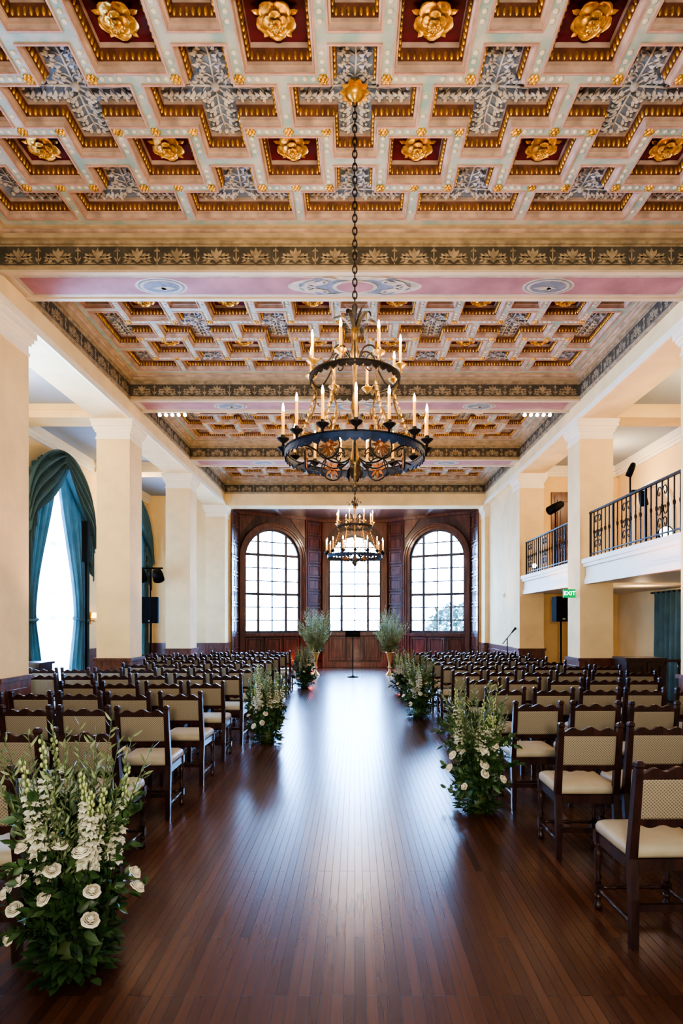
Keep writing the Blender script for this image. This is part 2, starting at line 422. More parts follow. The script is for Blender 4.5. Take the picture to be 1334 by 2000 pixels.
for i,y in enumerate(YB):
    bot=BB if i<4 else 5.29
    mb=MB(); mb.box(-W,W,y,y+BT,bot,6.45,0)
    mb.box(-W,W,y-.025,y,5.655,5.70,1); 
    if i<4: mb.box(-W,W,y+BT,y+BT+.025,5.655,5.70,1)
    if i<4: mb.box(-W,W,y-.03,y+.03,BB-.02,BB+.01,0); mb.box(-W,W,y+BT-.03,y+BT+.03,BB-.02,BB+.01,0)
    tr=struct(mb.build('trim_%d'%(i+1),[M['beamcream'] if i<4 else M['plaster'],M['cornice']]))
    mb=MB(); frieze(mb,Tface(y),-W,W); mb.build('frieze',[M['friezebg'],M['friezetan']],tr)
    if i<4:
        mb=MB(); frieze(mb,lambda u,v,d,Y=y+BT:(u,Y+d,v),-W,W); mb.build('frieze',[M['friezebg'],M['friezetan']],tr)
        mb=MB(); vm=y+BT/2; T=lambda u,v,d:(u,v,BB-d)
        mb.box(-3.95,3.95,vm-.20,vm+.20,-.002,.003,2,T); mb.box(-3.9,3.9,vm-.17,vm+.17,0,.006,1,T)
        for e in (-1,1):
            disc(mb,2.3*e,vm,.31,.18,.009,2,T,24); disc(mb,2.3*e,vm,.275,.16,.011,3,T,24); disc(mb,2.3*e,vm,.255,.145,.013,2,T,24); disc(mb,2.3*e,vm,.215,.12,.015,3,T,24)
            lens(mb,2.13*e,vm+.02,0 if e>0 else PI,.28,.08,.018,2,T); lens(mb,2.3*e,vm,math.radians(60),.09,.06,.018,2,T)
            mb.prism([(e*.05,vm-.12),(e*.45,vm-.17),(e*.66,vm-.05),(e*.66,vm+.05),(e*.45,vm+.17),(e*.05,vm+.12)],0,.012,3,T)
            for (u,v,a,L,wd) in ((.3,-.12,20,.3,.09),(.3,.12,-20,.3,.09),(.45,0,0,.22,.11),(.2,-.15,-10,.2,.06),(.2,.15,10,.2,.06),(.62,.04,150,.2,.06),(.62,-.04,-150,.2,.06)):
                aa=math.radians(a); aa=aa if e>0 else PI-aa
                lens(mb,u*e,vm+v,aa,L,wd,.017,2,T)
            for (u,v) in ((.36,.1),(.36,-.1),(.55,.0)): disc(mb,u*e,vm+v,.045,.04,.018,2,T,10); disc(mb,u*e,vm+v,.022,.02,.021,3,T,8)
        disc(mb,0,vm,.80,.2,.008,2,T,28); disc(mb,0,vm,.27,.13,.017,2,T,16); disc(mb,0,vm,.22,.105,.02,1,T,16)
        mb.build('painted_soffit',[M['cream'],M['pink'],M['medal'],M['bluegrey']],tr)
for k,(sg,nm) in enumerate(((-1,'left'),(1,'right'))):
    mb=MB(); x0,x1=sorted((sg*W,sg*(W+CW))); mb.box(x0,x1,2.84,18.95,LB,6.45,0)
    for z_,d_ in ((LB,.03),(LB+.06,.02)): 
        a,b=sorted((sg*W,sg*(W-d_))); mb.box(a,b,2.84,18.40,z_,z_+.05,1)
    tr=struct(mb.build('trim_%d'%(6+k),[M['plaster'],M['white']]))
    for i in range(4):
        mb=MB(); T=Tleft(-W) if sg<0 else Tright(W); frieze(mb,T,YB[i]+BT+.015,YB[i+1]-.015); mb.box(YB[i]+BT,YB[i+1],5.655,5.70,0,.025,1,T)
        mb.build('frieze',[M['friezebg'],M['friezetan']],tr)
for i in range(4):
    mb=MB(); y0=YB[i]+BT; y1=YB[i+1]
    for za,zb,f,m in ((5.95,5.985,.25,1),(5.985,6.035,.55,0),(6.035,6.06,.75,2),(6.06,6.3,1.0,0)):
        dx,dy=.16*f,.17*f
        mb.box(-W,-W+dx,y0,y1,za,zb,m); mb.box(W-dx,W,y0,y1,za,zb,m); mb.box(-W+dx,W-dx,y0,y0+dy,za,zb,m); mb.box(-W+dx,W-dx,y1-dy,y1,za,zb,m)
    struct(mb.build('trim_%d'%(8+i),[M['cornice'],M['friezetan'],M['coffer']]))
# ------------------------------------------------------------------ columns
ordn=['','first','second','third','fourth','fifth','sixth','seventh','eighth','ninth','tenth','eleventh','twelfth','thirteenth']
def column(sg,y,label,cw=CW):
    x0,x1=sorted((sg*W,sg*(W+CW))); cx=(x0+x1)/2; cy=y+cw/2
    t=empty('column',(cx,cy,0)); tag(t,label,'column','square plaster columns'); h=CW/2; k=cw/2
    mb=MB(); mb.box(-h,h,-k,k,.98,4.98); mb.build('shaft',[M['plaster']],t)
    mb=MB()
    for e,za,zb in ((.012,4.95,4.99),(.0,4.99,5.08),(.025,5.08,5.12),(.045,5.12,5.17),(.07,5.17,5.25),(.085,5.25,LB)):
        mb.box(-h-e,h+e,-k-e,k+e,za,zb)
    mb.build('capital',[M['white']],t)
    mb=MB(); mb.box(-h-.02,h+.02,-k-.02,k+.02,0,.95); mb.box(-h-.045,h+.045,-k-.045,k+.045,0,.16); mb.box(-h-.045,h+.045,-k-.045,k+.045,.95,1.0)
    for s_ in (-1,1):
        mb.box(-h+.1,h-.1,s_*(k+.035)-.012,s_*(k+.035)-.003+.012,.25,.85); mb.box(s_*(h+.03)-.012,s_*(h+.03)+.012,-k+.1,k-.1,.25,.85)
    mb.build('base',[M['mahog']],t)
for i in (1,2,3):
    column(-1,YB[i],'cream square column with white capital left of the aisle, '+['at the left picture edge','second from the viewer','third from the viewer'][i-1])
    column(1,YB[i],'cream square column with white capital right of the aisle, '+['at the right picture edge','between the two balconies','at the far balcony end'][i-1])
column(-1,YB[4],'cream square pilaster left of the wood panelled alcove')
column(1,YB[4],'cream square pilaster right of the wood panelled alcove')
# ------------------------------------------------------------------ walls with arches
def wall_arch(mb,T,u0,u1,H,ops,m=0,rev=.15,N=20,v0=0):
    cur=u0
    q=lambda a,b,c,d:mb.add([(a,b,0),(c,b,0),(c,d,0),(a,d,0)],[(0,1,2,3)],m,False,T)
    for uc,a,sill,sp in ops:
        q(cur,v0,uc-a,H); 
        if sill>v0: q(uc-a,v0,uc+a,sill)
        P=[(uc-a*cos(PI*i/N),sp+a*sin(PI*i/N)) for i in range(N+1)]
        for i in range(N):
            (a0,b0),(a1,b1)=P[i],P[i+1]
            mb.add([(a0,b0,0),(a1,b1,0),(a1,H,0),(a0,H,0)],[(0,1,2,3)],m,False,T)
        O=[(uc-a,sill)]+P+[(uc+a,sill)]
        for i in range(len(O)):
            p,q2=O[i],O[(i+1)%len(O)]
            mb.add([(p[0],p[1],0),(q2[0],q2[1],0),(q2[0],q2[1],-rev),(p[0],p[1],-rev)],[(0,1,2,3)],m,False,T)
        cur=uc+a
    q(cur,v0,u1,H)
def arch_band(mb,T,uc,ri,ro,sp,bot,d0,d1,m=0,N=24):
    for i in range(N):
        a0,a1=PI*i/N,PI*(i+1)/N
        mb.prism([(uc+ri*cos(a0),sp+ri*sin(a0)),(uc+ro*cos(a0),sp+ro*sin(a0)),(uc+ro*cos(a1),sp+ro*sin(a1)),(uc+ri*cos(a1),sp+ri*sin(a1))],d0,d1,m,T)
    for s_ in (-1,1):
        a,b=sorted((uc+s_*ri,uc+s_*ro)); mb.box(a,b,bot,sp,d0,d1,m,T)
def wpanel(mb,T,u0,u1,v0,v1,m=0):
    b=.05
    mb.box(u0,u1,v0,v0+b,0,.03,m,T); mb.box(u0,u1,v1-b,v1,0,.03,m,T); mb.box(u0,u0+b,v0+b,v1-b,0,.03,m,T); mb.box(u1-b,u1,v0+b,v1-b,0,.03,m,T)
    if u1-u0>.2: mb.box(u0+b+.03,u1-b-.03,v0+b+.03,v1-b-.03,0,.015,m,T)
def arch_window(n,T,uc,a,sill,sp,cols,rows,thick,d=-.12,arc=True):
    mb=MB(); arch_band(mb,T,uc,a-.07,a,sp,sill,d,d+.08); mb.box(uc-a,uc+a,sill,sill+.09,d,d+.08,0,T)
    top=lambda u: sp+math.sqrt(max(0,(a-.03)**2-(u-uc)**2))
    for i in range(1,cols):
        u=uc-a+2*a*i/cols; w=.045 if i in thick else .02
        mb.box(u-w,u+w,sill,top(u),d+.01,d+.07,0,T)
    for k in range(1,rows):
        v=sill+(sp+a-sill)*k/rows; w=.045 if k in (3,6) else .019
        hw=a-.03 if v<sp else math.sqrt(max(.01,(a-.03)**2-(v-sp)**2))
        mb.box(uc-hw,uc+hw,v-w,v+w,d+.012,d+.068,0,T)
    o=struct(mb.build('window_%d'%n,[M['winframe']]))
    g=MB(); N=20; P=[(uc-a,sill,d+.04)]+[(uc-a*cos(PI*i/N),sp+a*sin(PI*i/N),d+.04) for i in range(N+1)]+[(uc+a,sill,d+.04)]
    g.add(P,[tuple(range(len(P)))],0,False,T); g.build('pane',[M['glass']],o,rc=False)
    return o
def segT(p0,p1):
    dx,dy=p1[0]-p0[0],p1[1]-p0[1]; L=math.hypot(dx,dy); dx/=L; dy/=L
    return (lambda u,v,d:(p0[0]+dx*u+dy*d,p0[1]+dy*u-dx*d,v)),L
PT=[(-4.0,18.95),(-3.95,20.0),(-1.78,21.2),(-1.2,21.7),(1.2,21.7),(1.78,21.2),(3.95,20.0),(4.0,18.95)]
AH=5.42
names=['wall_alcove_left_return','wall_alcove_left','wall_alcove_left_pier','wall_alcove_back','wall_alcove_right_pier','wall_alcove_right','wall_alcove_right_return']
wn=1
for i in range(7):
    T,L=segT(PT[i],PT[i+1]); mb=MB(); pn=MB()
    if i in (1,3,5):
        a=1.03 if i!=3 else .98; uc=L/2; sill,sp=1.26,3.87
        wall_arch(mb,T,0,L,AH,[(uc,a,sill,sp)],0,.16)
        ro=min(a+.2,L/2-.005)
        arch_band(pn,T,uc,a,a+.09,sp,0,0,.05); arch_band(pn,T,uc,a+.09,ro,sp,0,0,.09); arch_band(pn,T,uc,ro-.04,ro,sp,0,.09,.12)
        pn.box(uc-ro,uc+ro,sill-.1,sill,0,.1,0,T); pn.box(0,L,0,.18,0,.06,0,T)
        nn=3
        for q in range(nn): 
            w=2*a/nn; wpanel(pn,T,uc-a+q*w+.05,uc-a+(q+1)*w-.05,.26,sill-.16)
        for e in (-1,1):
            pn.prism([(uc+e*(L/2-.04),AH-.12),(uc+e*(L/2-.04),sp+a*.75),(uc+e*(a*.62),AH-.12)][::e],0,.03,0,T)
        pn.box(0,L,AH-.1,AH,0,.07,0,T)
        arch_window(wn,T,uc,a,sill,sp,4,8,(1,3)); wn+=1
    else:
        mb.add([(0,0,0),(L,0,0),(L,AH,0),(0,AH,0)],[(0,1,2,3)],0,False,T)
        pn.box(0,L,0,.18,0,.05,0,T); pn.box(0,L,AH-.1,AH,0,.06,0,T)
        for q in range(10):
            v=.26+q*.505; 
            if i in (2,4): wpanel(pn,T,.09,L-.09,v,v+.44)
            else: wpanel(pn,T,.08,L/2-.03,v,v+.44); wpanel(pn,T,L/2+.03,L-.08,v,v+.44)
        for e in (0,L): pn.box(max(0,e-.04),min(L,e+.04),0,AH,0,.05,0,T)
    w=struct(mb.build(names[i],[M['mahogd']],rc=False)); pn.build('panelling',[M['mahog']],w)
mb=MB(); mb.prism([(p[0],p[1]) for p in PT],AH,AH+.06,0)
for q in range(4): mb.box(-2.6+q*1.7-.06,-2.6+q*1.7+.06,18.95,21,AH-.05,AH,0)
struct(mb.build('ceiling_alcove',[M['mahog']]))
YC1,YC2=12.68,16.7
mb=MB(); T=Tleft(-WO); wins=[(YC1,1.15,.12,3.85),(YC2,1.15,.12,3.85)]
wall_arch(mb,T,-3,18.4,6.45,[(8.5,1.15,.12,3.85)]+wins,0,.2)
lw=struct(mb.build('wall_left',[M['wall']],rc=False))
mb=MB()
for a,b in ((-3,7.2),(9.8,11.3),(14.1,15.3),(18.1,18.4)):
    mb.box(a,b,0,.95,0,.03,0,T); mb.box(a,b,.95,1.0,0,.055,0,T); mb.box(a,b,0,.16,0,.05,0,T)
    n=max(1,int((b-a)/.7))
    for q in range(n): wpanel(mb,lambda u,v,d:T(u,v,d+.03),a+(b-a)*q/n+.06,a+(b-a)*(q+1)/n-.06,.25,.85)
struct(mb.build('baseboard_left',[M['mahog']]))
for k,wi in enumerate(wins): arch_window(4+k,T,*wi,4,9,(2,),-.15)
mb=MB()
for dz,d in ((.0,.14),(.06,.1),(.12,.06)): mb.box(-WO,-WO+d,2.84,18.4,5.52-dz-.06,5.6-dz,0)
mb.box(-4.66-.1,-4.66,2.84,18.4,5.5,5.6)
struct(mb.build('trim_12',[M['white']]))
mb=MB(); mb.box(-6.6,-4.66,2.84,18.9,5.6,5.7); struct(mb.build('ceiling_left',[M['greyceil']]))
for i in (1,2,3):
    mb=MB(); mb.box(-WO,-4.66,YB[i]+.05,YB[i]+.55,5.36,5.6); mb.box(-WO,-4.66,YB[i]+.02,YB[i]+.58,5.5,5.6); struct(mb.build('trim_%d'%(12+i),[M['plaster']]))
mb=MB(); mb.box(-6.6,-4.66,18.4,18.6,0,6.45); mb.box(-4.66,-4.0,18.98,19.1,0,6.45); struct(mb.build('wall_left_end',[M['wall']]))
mb=MB(); mb.box(-6.5,-4.66,18.36,18.4,0,.95); mb.box(-6.5,-4.66,18.34,18.4,.95,1.0); struct(mb.build('baseboard_left_end',[M['mahog']]))
mb=MB(); mb.box(4.2,4.4,15.11,18.4,0,LB); struct(mb.build('wall_right_front',[M['plaster']]))
mb=MB(); mb.box(4.165,4.2,15.16,18.36,0,.93); mb.box(4.15,4.2,15.16,18.36,.93,.99); mb.box(4.14,4.2,15.16,18.36,0,.16)
for q in range(4): wpanel(mb,Tright(4.165),15.25+q*.77,15.25+q*.77+.68,.24,.85)
struct(mb.build('baseboard_right',[M['mahog']]))
mb=MB(); mb.box(WR,WR+.15,-3,15.2,0,6.45); struct(mb.build('wall_right',[M['wall']]))
mb=MB(); mb.box(4.66,WR,15.0,15.11,0,6.45); mb.box(4.0,4.66,18.98,19.1,0,6.45); struct(mb.build('wall_right_end',[M['wall']]))
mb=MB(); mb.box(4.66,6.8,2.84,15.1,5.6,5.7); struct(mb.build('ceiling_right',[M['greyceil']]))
mb=MB()
for dz,d in ((.0,.14),(.06,.1),(.12,.06)):
    mb.box(WR-d,WR,2.84,15.0,5.46-dz,5.6-dz); mb.box(4.66,WR,15.0-d,15.0,5.46-dz,5.6-dz)
mb.box(4.66,4.76,2.84,15.0,5.5,5.6)
struct(mb.build('trim_16',[M['white']]))
for i in (1,2):
    mb=MB(); mb.box(4.66,WR,YB[i]+.05,YB[i]+.55,5.36,5.6); struct(mb.build('trim_%d'%(16+i),[M['plaster']]))
mb=MB(); T=Tright(WR)
for yc in (13.2,10.95):
    arch_band(mb,T,yc,.78,.92,3.9,2.78,0,.07)
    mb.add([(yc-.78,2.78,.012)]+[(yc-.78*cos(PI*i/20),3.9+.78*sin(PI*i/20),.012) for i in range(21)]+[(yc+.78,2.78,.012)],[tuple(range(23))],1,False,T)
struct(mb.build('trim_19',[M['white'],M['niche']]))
mb=MB(); T=Tface(15.0); mb.box(5.0,5.8,2.76,4.95,.0,.05,0,T); mb.box(5.08,5.72,2.8,4.87,.05,.07,0,T)
for v in (2.9,3.9): wpanel(mb,lambda u,v_,d:(u,15.0-.07-d,v_),5.13,5.67,v,v+.85)
d=struct(mb.build('door_1',[M['mahog']])); mb=MB(); mb.ell((5.15,14.9,3.75),(.03,.03,.03),8,6); mb.build('door_handle',[M['bronze']],d)
# balconies
def balcony(y0,y1,label,ext=0):
    t=empty('balcony',(5.4,(y0+y1)/2,2.33)); tag(t,label,'balcony','white balconies on the right'); ox,oy,oz=t.location
    mb=MB(); bx=lambda a,b,c,d,e,f:mb.box(a-ox,b-ox,c-oy,d-oy,e-oz,f-oz)
    bx(4.16,6.69,y0,y1,2.36,2.72)
    if ext: bx(4.68,6.69,y1,14.99,2.36,2.72)
    mb.build('slab',[M['white']],t)
    mb=MB(); bx=lambda a,b,c,d,e,f:mb.box(a-ox,b-ox,c-oy,d-oy,e-oz,f-oz)
    bx(4.08,4.2,y0,y1,2.70,2.78); bx(4.11,4.2,y0,y1,2.64,2.70); bx(4.13,4.2,y0,y1,2.33,2.42); bx(4.145,4.2,y0,y1,2.42,2.47)
    mb.build('moulded_edge',[M['white']],t)
def railing(y0,y1,label):
    t=empty('balcony_railing',(4.2,(y0+y1)/2,2.78)); tag(t,label,'railing','iron balcony railings'); h=(y1-y0)/2
    mb=MB(); mb.box(-.024,.024,-h,h,.80,.83); mb.build('top_rail',[M['iron']],t)
    mb=MB(); mb.box(-.013,.013,-h,h,.07,.09); mb.build('bottom_rail',[M['iron']],t)
    n=int((y1-y0)/.15)
    for i in range(n+1):
        y=-h+.014+(2*h-.028)*i/n; mb=MB()
        r=.015 if i%7==0 or i==n else .008
        mb.box(-r,r,y-r,y+r,0,.80)
        if i%7 and i!=n:
            mb.ell((0,y,.45),(.022,.022,.045),6,5); mb.ell((0,y,.52),(.014,.014,.018),6,4); mb.ell((0,y,.38),(.014,.014,.018),6,4)
        mb.build('baluster',[M['iron']],t)
    for i in range(3,n,7):
        for ii,mi in ((i,1),(i+1,-1)):
            if ii>=n: continue
            y=-h+.014+(2*h-.028)*(ii+.5)/n
            for zz,sg in ((.22,1),(.42,-1),(.65,1)):
                mb=MB(); P=[(0,y+mi*sg*(.066-.0042*q)*cos(q*.5),zz+sg*(.066-.0042*q)*1.5*sin(q*.5)) for q in range(14)]
                mb.tube(P,.008,5); mb.build('scroll',[M['iron']],t)
balcony(7.35,10.60,'white moulded balcony at the right edge, nearest the viewer'); railing(7.42,10.50,'black wrought iron railing on the nearer right balcony')
balcony(11.24,14.49,'white moulded balcony above the exit sign, farther from viewer',1); railing(11.30,14.42,'black wrought iron railing on the farther right balcony')
# ------------------------------------------------------------------ chairs
def yb(z): return .02-.149*(z-.45)
def make_chair():
    t=empty('dining_chair',(0,0,0))
    for sx in (-1,1):
        mb=MB(); pts=[(0,0,.019),(.0,.25,.021),(.02,.45,.022),(yb(.6),.6,.021),(yb(.9),.9,.019),(yb(.925),.925,.017),(yb(.935),.935,.022),(yb(.952),.952,.020),(yb(.963),.963,.010)]
        mb.loft([[(sx*.2-r,y-r,z),(sx*.2+r,y-r,z),(sx*.2+r,y+r,z),(sx*.2-r,y+r,z)] for y,z,r in pts],0,False,True); mb.build('leg',[M['dwood']],t)
    for sx in (-1,1):
        mb=MB(); c=(sx*.2,.41,0)
        mb.lathe([(.018,0),(.026,.015),(.024,.035),(.013,.05),(.02,.07),(.022,.09)],c,10)
        mb.box(c[0]-.021,c[0]+.021,c[1]-.021,c[1]+.021,.09,.15)
        mb.lathe([(.02,.15),(.012,.165),(.022,.19),(.012,.21),(.016,.25),(.024,.31),(.024,.33),(.012,.355),(.021,.37),(.02,.385)],c,10)
        mb.box(c[0]-.022,c[0]+.022,c[1]-.022,c[1]+.022,.385,.45); mb.build('leg',[M['dwood']],t)
    mb=MB(); mb.box(-.2,.2,.40,.425,.385,.445); mb.box(-.2,.2,.01,.03,.385,.445)
    for s_ in (-1,1): mb.box(s_*.2-.012,s_*.2+.012,.02,.41,.385,.445)
    mb.build('seat_frame',[M['dwood']],t)
    mb=MB(); rr=[(.90,.446),(.97,.45),(1,.465),(1,.485),(.97,.503),(.88,.516),(.6,.524),(.2,.527)]
    base=rrect(.44,.42,.04); mb.loft([[(x*f,.222+y*f,z) for x,y in base] for f,z in rr],0,True,True); mb.build('seat',[M['seat']],t)
    mb=MB(); rings=[]
    n=24
    for i in range(n+1):
        x=-.185+.37*i/n; q=x/.185
        zt=.905+.012*cos(q*3*PI)+.016*(1-q*q); zb=.868
        rings.append([(x,yb(zb)-.015,zb),(x,yb(zb)+.015,zb),(x,yb(zt)+.013,zt),(x,yb(zt)-.013,zt)])
    mb.loft(rings,0,False,True); mb.build('top_rail',[M['dwood']],t)
    mb=MB(); rings=[]
    for i in range(n+1):
        x=-.185+.37*i/n; q=x/.185; zb=.622-.008*cos(q*3*PI); zt=.66
        rings.append([(x,yb(zb)-.014,zb),(x,yb(zb)+.014,zb),(x,yb(zt)+.014,zt),(x,yb(zt)-.014,zt)])
    mb.loft(rings,0,False,True); mb.build('lower_rail',[M['dwood']],t)
    mb=MB(); base=rrect(.362,.214,.012,3)
    mb.loft([[(x*f,yb(.765+z*f)+d,.765+z*f) for x,z in base] for f,d in ((.5,-.0195),(.9,-.018),(.98,-.012),(1,-.004),(1,.004),(.98,.012),(.9,.018),(.5,.0195))],0,False,True)
    mb.build('back_panel',[M['fabric']],t)
    def turned(p,q):
        mb=MB(); p=Vc(p); q=Vc(q); L=[(0,.014),(.12,.014),(.14,.01),(.2,.018),(.26,.01),(.42,.013),(.5,.021),(.58,.013),(.74,.01),(.8,.018),(.86,.01),(.88,.014),(1,.014)]
        mb.tube([p.lerp(q,a) for a,_ in L],[r for _,r in L],8); mb.build('stretcher',[M['dwood']],t)
    turned((-.18,.41,.125),(.18,.41,.125))
    for s_ in (-1,1): turned((s_*.2,.02,.12),(s_*.2,.39,.12))
    mb=MB(); mb.box(-.182,.182,-.004,.018,.185,.22); mb.build('stretcher',[M['dwood']],t)
    return t
chair0=make_chair(); used=False
COLS=[(sg*W if sg>0 else -W-CW,sg*(W+CW) if sg>0 else -W,y,y+CW) for sg in (-1,1) for y in YB[1:]]
def px(x,y): return 693+FPX*x/y
def place(x,y,label,group,rz):
    global used
    for a,b,c,d in COLS:
        if x+.25>a-.06 and x-.25<b+.06 and y+.47>c-.06 and y-.1<d+.06: return
    if px(x+.25,y+.4)<-30 or px(x-.25,y+.4)>1364: return
    o=chair0 if not used else copy_tree(chair0); used=True
    o.location=(x,y,0); o.rotation_euler=(0,0,rz); tag(o,label,'chair',group)
NL,NR=12,11
for side,N in (('left',NL),('right',NR)):
    for k in range(N):
        rowname='back row' if k==0 else ('front row' if k==N-1 else ordn[k+1]+' row from back')
        m=7 if side=='left' else (6 if k<8 else 5)
        for j in range(m):
            if side=='left': x=-(1.75+.5*j); y=2.87+1.03*k
            else: x=1.61+.5*j; y=3.01+1.10*k
            if side=='left' and k==0: x-=.10
            seatn='seat beside the aisle' if j==0 else ordn[j+1]+' seat from aisle'
            place(x+R.uniform(-.015,.015),y+R.uniform(-.03,.03),'dark wooden chair %s of aisle, %s, %s'%(side,rowname,seatn),'chairs %s of the aisle'%side,R.uniform(-.035,.035))
# ------------------------------------------------------------------ flowers
def rvec(rg):
    while True:
        v=Vc((rg.uniform(-1,1),rg.uniform(-1,1),rg.uniform(-1,1)))
        if .05<v.length<1: return v.normalized()
def spray(mb,base,d,L,nl,lL,lW,rg,droop=.3,ms=1,ml=0):
    base=Vc(base); d=Vc(d).normalized(); P=[]
    for i in range(6):
        t=i/5; P.append(base+d*(L*t)+Vc((0,0,-droop*L*t*t)))
    mb.tube(P,[.004*(1-.7*i/5) for i in range(6)],4,ms)
    for i in range(nl):
        t=.15+.85*i/nl; k=min(4,int(t*5)); p=P[k].lerp(P[k+1],t*5-k); tan=(P[k+1]-P[k]).normalized()
        s_=rvec(rg).cross(tan).normalized()
        mb.leaf(p,tan*.75+s_*.7,rvec(rg),lL*rg.uniform(.7,1.1),lW,.1,ml)
def rose_mesh():
    mb=MB(); rg=random.Random(4)
    mb.ell((0,0,.03),(.012,.012,.022),8,6,0)
    for k,(n,rad,h,curl) in enumerate(((3,.015,.054,-.35),(4,.022,.053,-.22),(5,.029,.050,-.10),(5,.036,.045,.02),(5,.041,.037,.14),(5,.044,.028,.24))):
        for q in range(n):
            a0=2*PI*q/n+k*1.1+rg.uniform(-.15,.15); wd=PI/n*1.22; rings=[]; hh=h*rg.uniform(.92,1.06); ph=rg.uniform(0,6)
            for i in range(7):
                t=i/6; row=[]
                for j in range(7):
                    s_=j/3-1; a=a0+s_*wd
                    r=rad*(.3+.7*sin(PI/2*min(1,t*1.25)))+curl*rad*t**4*.9
                    r*=1-.10*s_*s_*t; r+=.0022*sin(s_*5+ph)*t
                    z=hh*sin(PI/2*t)*(1-.13*s_*s_)-(.010*t**6 if curl>0 else 0)+.0022*cos(s_*6+ph)*t
                    row.append((r*cos(a),r*sin(a),z))
                rings.append(row)
            mb.loft(rings,0,True,False,None,False)
    mb.ell((0,0,.003),(.02,.02,.012),8,4,1)
    return mb
def spike_mesh(L,seed):
    mb=MB(); rg=random.Random(seed); b=rg.uniform(-.09,.09)
    c=lambda t: Vc((b*t*t,.03*t*t,L*t))
    mb.tube([c(i/5) for i in range(6)],.005,5,1)
    n=42
    for i in range(n):
        t=.34+.64*i/n; a=i*2.4; sz=.036*(1.1-t)**.55+.007; d=Vc((cos(a),sin(a),.25)); p=c(t)
        if t>.78: mb.ell(tuple(p+d*.010),(.0075,.0075,.012),5,4,2); continue
        q=p+d*rg.uniform(.008,.018)
        for e in (-1,-.3,.4,1.1):
            dd=Vc((cos(a+e),sin(a+e),.5-.3*abs(e)))+rvec(rg)*.3; mb.leaf(q,dd,(0,0,1),sz*rg.uniform(.8,1.1),sz*.95,.4,0,.12)
        mb.leaf(q,(d.x,d.y,-.6),(d.x,d.y,.5),sz*.9,sz,-.2,0,.12)
        if i%5==0: mb.leaf(c(t-.05),(cos(a+2),sin(a+2),.5),(0,0,1),.07,.016,.2,1)
    return mb
ROSE=rose_mesh(); rose0=None
def arrangement(loc,seed,label,sc_=1.0,nr=8,wsc=.82,ns=11,lm=.42):
    global rose0
    rg=random.Random(seed); t=empty('floral_arrangement',loc)
    tag(t,label,'flowers','aisle floral arrangements')
    X=lambda v,k=1: (v[0]*wsc*sc_,v[1]*wsc*sc_,v[2]*sc_)
    mb=MB()
    for i in range(800):
        d=rvec(rg); d.z=abs(d.z)*1.1-.25; d.normalize(); r=rg.uniform(.35,1.0)
        p=Vc((0,0,.25))+Vc((d.x*.24,d.y*.24,d.z*.42))*r
        p.z=max(.02,p.z)
        o=(d*.7+rvec(rg)*.8+Vc((0,0,.2))); 
        if p.z<.1: o.z=abs(o.z)*.4
        mb.leaf(X(p),o,d+rvec(rg)*.5,rg.uniform(.055,.10),rg.uniform(.030,.045),.2,0)
    for i in range(66):
        a=rg.uniform(0,2*PI); spray(mb,X((.1*cos(a),.1*sin(a),rg.uniform(.08,.62))),(cos(a),sin(a),rg.uniform(.1,2.2)),rg.uniform(.18,.34)*sc_,14,.072,.036,rg,.12,1,0)
    for i in range(150):
        a=rg.uniform(0,2*PI); r=rg.uniform(.08,.22); mb.leaf(X((r*cos(a),r*sin(a),rg.uniform(.015,.12))),(cos(a),sin(a),rg.uniform(0,.3)),(0,0,1),.09,.045,.1,0)
    mb.lathe([(.09,.0),(.09,.1),(.05,.2)],(0,0,0),12,1)
    for i,v in enumerate(mb.v):
        if v[2]<.006: mb.v[i]=(v[0],v[1],.006 if v[2]<0 else v[2])
    mb.build('foliage',[M['leaf'],M['stem']],t,rc=False)
    mb=MB()
    for i in range(66):
        a=rg.uniform(0,2*PI); lean=rg.uniform(.05,lm+.04)
        spray(mb,X((.09*cos(a),.09*sin(a),.28)),(lean*cos(a),lean*sin(a),1),rg.uniform(.40,.88)*(1.05-.3*lean)*sc_,26,.058,.013,rg,.06,1,0)
    mb.build('olive_branches',[M['olive'],M['stem']],t,rc=False)
    for i in range(ns):
        a=rg.uniform(0,2*PI) if i%2 else -PI/2+rg.uniform(-1.3,1.3); lean=rg.uniform(.03,lm-.08); L=rg.uniform(.42,.82)*(1.08-.5*lean)*sc_
        o=spike_mesh(L,seed*50+i).build('flower_spike',[M['spikepetal'],M['stem'],M['bud']],t,rc=False)
        o.location=X((.17*cos(a),.17*sin(a),rg.uniform(.2,.32))); o.rotation_euler=Vc((lean*cos(a),lean*sin(a),1)).to_track_quat('Z','Y').to_euler()
    for i in range(nr):
        # roses face the aisle end the viewer stands at, scattered from the skirt up to mid height
        a=-PI/2+1.25*(2*((i*.7548)%1)-1) if i<nr*.8 else rg.uniform(0,2*PI); el=-.05+.95*((i*.5698+.3)%1); d=Vc((cos(a)*cos(el),sin(a)*cos(el),sin(el)))
        if rose0 is None:
            o=ROSE.build('rose',[M['petal'],M['stem']],t,rc=False); rose0=o
        else:
            o=rose0.copy(); col.objects.link(o); reg(o,t)
        o.location=X(Vc((0,0,.27))+Vc((d.x*.35,d.y*.35,d.z*.42))); o.rotation_euler=(d+Vc((0,0,.6))+rvec(rg)*.5).to_track_quat('Z','Y').to_euler(); k=rg.uniform(.62,.88); o.scale=(k,k,k)
    return t
arrangement((-1.34,2.80,0),15,'large white rose and greenery arrangement at the left foreground, nearest viewer',1.08,15,.74,10,.36)
arrangement((-1.20,8.1,0),6,'white and green floor arrangement left of the aisle, second from viewer',1.0,6,.74,11,.36)
arrangement((-1.26,14.75,0),7,'white and green floor arrangement left of the aisle, farthest from viewer',1,4,.70,11,.32)
